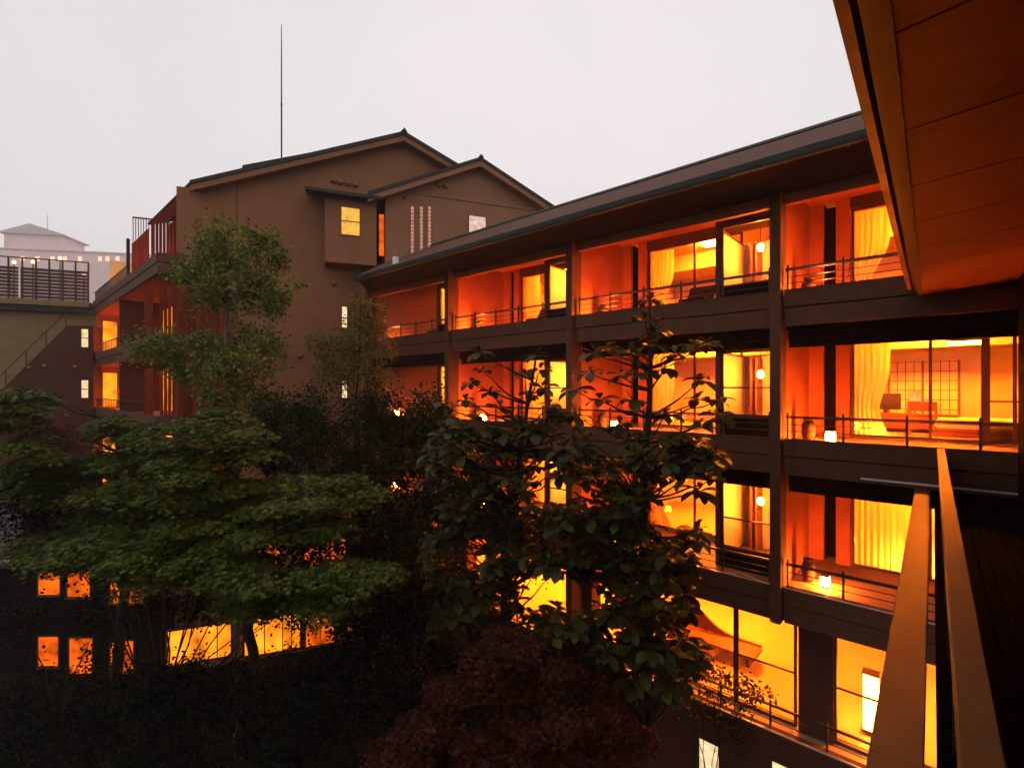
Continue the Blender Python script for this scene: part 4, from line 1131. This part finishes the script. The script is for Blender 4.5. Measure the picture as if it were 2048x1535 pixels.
D = 12.0
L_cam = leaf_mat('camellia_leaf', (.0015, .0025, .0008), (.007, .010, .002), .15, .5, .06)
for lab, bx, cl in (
    ('added black-green evergreen mass darkening the gaps behind the layered maples', 330, ((40, 1000, 60, 40), (130, 1010, 60, 40), (250, 1030, 60, 40), (360, 1010, 60, 40), (330, 940, 30, 20), (440, 1010, 60, 40), (540, 1060, 60, 40), (620, 1070, 60, 36), (450, 1090, 50, 30), (330, 1090, 60, 30), (230, 1100, 60, 24), (100, 1060, 60, 24), (560, 930, 40, 30), (500, 880, 30, 24), (650, 1180, 40, 24), (560, 1200, 50, 14), (400, 1205, 60, 16), (300, 1210, 40, 30), (730, 1130, 40, 30))),  # evergreen mass added so gaps between the maple sprays look dark
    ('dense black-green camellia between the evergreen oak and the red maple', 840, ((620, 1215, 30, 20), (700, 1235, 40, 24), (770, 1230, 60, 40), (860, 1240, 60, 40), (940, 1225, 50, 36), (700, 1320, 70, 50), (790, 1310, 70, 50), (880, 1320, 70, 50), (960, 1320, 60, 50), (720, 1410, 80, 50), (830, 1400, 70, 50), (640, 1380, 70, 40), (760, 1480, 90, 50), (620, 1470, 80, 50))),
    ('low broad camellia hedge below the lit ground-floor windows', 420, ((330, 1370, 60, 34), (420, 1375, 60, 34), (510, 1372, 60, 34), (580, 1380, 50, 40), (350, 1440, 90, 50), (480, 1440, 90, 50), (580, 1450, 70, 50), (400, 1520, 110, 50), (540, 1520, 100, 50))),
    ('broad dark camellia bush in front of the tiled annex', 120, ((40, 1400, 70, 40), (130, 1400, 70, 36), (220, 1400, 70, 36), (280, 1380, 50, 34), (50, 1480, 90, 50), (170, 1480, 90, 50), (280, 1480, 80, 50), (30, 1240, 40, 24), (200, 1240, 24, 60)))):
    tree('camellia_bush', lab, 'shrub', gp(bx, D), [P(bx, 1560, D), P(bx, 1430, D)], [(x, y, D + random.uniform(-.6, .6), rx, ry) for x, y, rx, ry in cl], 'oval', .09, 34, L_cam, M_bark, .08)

# magnolias with big whorled leaves
def magnolia(name, label, base, stem, tips, fill, holes, D, lsize, nobj):
    t = thing(name, label, 'tree', base)
    stem = [Vector(base)] + [Vector(p) for p in stem]
    fine = []
    for i in range(len(stem) - 1):
        seg = limb_pts(stem[i], stem[i + 1], 4, 0, .025); fine += seg if i == 0 else seg[1:]
    n = len(fine)
    MB().tube(fine, [.13 * (1 - .9 * i / (n - 1)) + .008 for i in range(n)], 9).build('trunk', M_bark, t, True)
    pts = [(x, y, D + random.uniform(-.5, .5)) for x, y in tips]
    for (x0, x1, y0, y1, k) in fill:
        c = 0; g = 0
        while c < k and g < 4000:
            g += 1
            x = random.uniform(x0, x1); y = random.uniform(y0, y1)
            if any(((x - hx) / hr) ** 2 + ((y - hy) / hv) ** 2 < 1 for hx, hy, hr, hv in holes): continue
            pts.append((x, y, D + random.uniform(-1.1, 1.1))); c += 1
    br = MB(); rec = []
    for x, y, d in pts:
        c = P(x, y, d)
        cand = [p for p in fine if p.z < c.z - .25] or [fine[0]]
        s = min(cand, key=lambda p: (p - c).length)
        br.tube(limb_pts(s, c, 5, -.1, .05), [.028 * (1 - .7 * k / 5) for k in range(6)], 5)
        k = random.randint(6, 9); a0 = random.uniform(0, 6.28)
        for j in range(k):
            rec.append((c, a0 + j * 6.283 / k + random.uniform(-.25, .25), random.uniform(-.55, .35), random.uniform(-.35, .35), lsize * random.uniform(.65, 1.1)))
        for j in range(random.randint(2, 3)):
            rec.append((c + Vector((0, 0, .03)), random.uniform(0, 6.28), random.uniform(.5, 1.1), random.uniform(-.3, .3), lsize * random.uniform(.35, .6)))
    br.build('branches', M_bark, t, True)
    rec.sort(key=lambda r: (r[0] - Vector((0, 0, CZ))).length / r[4])
    V, F = TPL['long']
    me = bpy.data.meshes.new('leaf'); me.from_pydata([tuple(v) for v in V], [], F); me.materials.append(L_magn)
    me.polygons.foreach_set('use_smooth', [True] * len(me.polygons))
    L = Vector(base)
    for c, a, pi_, ro, s in rec[:nobj]:
        o = bpy.data.objects.new('leaf', me); COL.objects.link(o); o.parent = t
        o.matrix_local = Matrix.Translation(c - L) @ Matrix.Rotation(a - math.pi / 2, 4, 'Z') @ Matrix.Rotation(pi_, 4, 'X') @ Matrix.Rotation(ro, 4, 'Y') @ Matrix.Scale(s, 4)
    rest = rec[nobj:]
    cloud_mesh('crown', 'long', np.array([tuple(r[0]) for r in rest]), np.array([r[1] - math.pi / 2 for r in rest]), np.array([r[2] for r in rest]),
               np.array([r[3] for r in rest]), np.array([r[4] for r in rest]), L_magn, t)
holes = [(1100, 985, 48, 26), (930, 1105, 42, 32), (1120, 1180, 80, 36), (1350, 1010, 55, 60), (1280, 1280, 26, 22), (1075, 790, 24, 30), (1345, 770, 36, 26), (1200, 880, 30, 16)]
magnolia('magnolia_tree', 'tall magnolia with large whorled leaves in front of the second bay', gp(1290, 9.8),
         [P(1290, 1300, 9.4), P(1285, 1000, 9.2), P(1300, 780, 9.2), P(1302, 600, 9.2)],
         [(1300, 600), (1290, 640), (1312, 665), (1300, 690), (1215, 695), (1190, 705), (1262, 705), (1385, 692), (1412, 688), (1350, 708), (1330, 735), (1180, 745), (1240, 750), (1290, 745), (1400, 760), (1435, 800), (1395, 800), (1150, 780),
          (1200, 800), (1262, 800), (1330, 830), (1400, 850), (1440, 830), (1150, 830), (1160, 870), (1240, 850), (1290, 870), (1380, 890), (1430, 905)],
         [(1110, 1430, 880, 960, 46), (1100, 1400, 950, 1120, 92), (1080, 1390, 1110, 1330, 120), (1200, 1400, 1290, 1390, 34)], holes, 9.2, .36, 190)
magnolia('magnolia_tree', 'shorter two-topped magnolia in front of the third bay', gp(1010, 10.4),
         [P(1015, 1400, 10.2), P(1010, 1100, 10.0), P(1040, 900, 10.0), P(1072, 715, 10.0)],
         [(960, 705), (1072, 710), (1080, 740), (1050, 750), (965, 742), (945, 765), (1085, 775), (1060, 790), (980, 785), (930, 800), (1000, 815), (1100, 810), (955, 835), (1030, 840), (1085, 850), (900, 835), (880, 805)],
         [(860, 1120, 840, 960, 60), (850, 1110, 950, 1100, 66), (860, 1110, 1090, 1270, 74)], holes, 10.0, .34, 100)

# climbing plant along the lounge railing
def vine():
    base = Vector(FR.W(1.2, -.35, GZ))
    t = thing('climbing_vine', 'leafy climbing plant hanging over the lounge railing', 'plant', base)
    P_, st = [], MB()
    for (x, y, rx, ry) in ((1360, 1335, 30, 14), (1400, 1338, 30, 14), (1440, 1348, 34, 16), (1480, 1362, 34, 16), (1515, 1382, 30, 16), (1375, 1375, 40, 24), (1430, 1395, 46, 26), (1490, 1405, 34, 22), (1440, 1440, 40, 26), (1480, 1470, 34, 26), (1390, 1430, 40, 30)):
        tt, z = FR.px(x, y, -.25); c = Vector(FR.W(tt, -.25, z)); s = c.y / FPX
        P_.append(np.array(c)[None] + rng.normal(0, 1, (150, 3)) * np.array([rx * s * .5, .12, ry * s * .5]))
        st.tube(limb_pts((base.x, base.y, base.z), c, 7, .1, .05), [.014] * 4 + [.008] * 4, 5)
    pos = np.concatenate(P_); n = len(pos)
    st.build('stems', M_bark, t, True)
    cloud_mesh('foliage', 'oval', pos, rng.uniform(0, 6.28, n), rng.normal(-.5, .5, n), rng.normal(0, .5, n), rng.uniform(.05, .10, n), L_vine, t)
vine()

# low clipped shrubs over the garden floor
def shrub(x, Y, r, h, label):
    b = gp(x, Y); t = thing('garden_shrub', label, 'shrub', b, 'dark rounded shrubs on the garden floor')
    n = int(900 * r)
    a = rng.uniform(0, 6.28, n); u = rng.random(n); rr = np.sqrt(rng.random(n))
    el = np.arccos(1 - rng.random(n)); k = .72 + .3 * rng.random(n)
    pos = np.stack([b.x + np.cos(a) * np.sin(el) * r * k, b.y + np.sin(a) * np.sin(el) * r * k, b.z + .1 + np.cos(el) * h * k], -1)
    MB().tube([b, b + Vector((0, 0, h * .5))], [.05, .02], 6).build('stem', M_bark, t)
    cloud_mesh('foliage', 'oval', pos, a - math.pi / 2 + rng.normal(0, .6, n), rng.normal(.2, .5, n), rng.normal(0, .5, n), rng.uniform(.07, .13, n), L_shrub, t)
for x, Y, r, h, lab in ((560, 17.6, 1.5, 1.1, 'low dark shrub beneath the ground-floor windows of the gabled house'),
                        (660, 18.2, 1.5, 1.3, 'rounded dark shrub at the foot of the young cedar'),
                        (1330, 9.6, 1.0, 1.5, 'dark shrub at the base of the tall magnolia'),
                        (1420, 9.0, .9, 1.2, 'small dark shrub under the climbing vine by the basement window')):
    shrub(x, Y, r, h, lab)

# ------------------------------------------------------------------ mist
def haze():
    m = bpy.data.materials.new('mist'); m.use_nodes = True
    n = m.node_tree.nodes; l = m.node_tree.links; n.clear()
    o = n.new('ShaderNodeOutputMaterial'); v = n.new('ShaderNodeVolumePrincipled')
    v.inputs['Color'].default_value = (.96, .95, .95, 1); v.inputs['Density'].default_value = HAZE
    v.inputs['Anisotropy'].default_value = .2
    l.new(v.outputs[0], o.inputs['Volume'])
    fr = Frame((0, 0), 90, 0)
    b = MB(fr).box(-550, 550, -310, 550, GZ - 1.2, 118).build('haze', m)
    b['kind'] = 'stuff'
HAZE = .0008
haze()
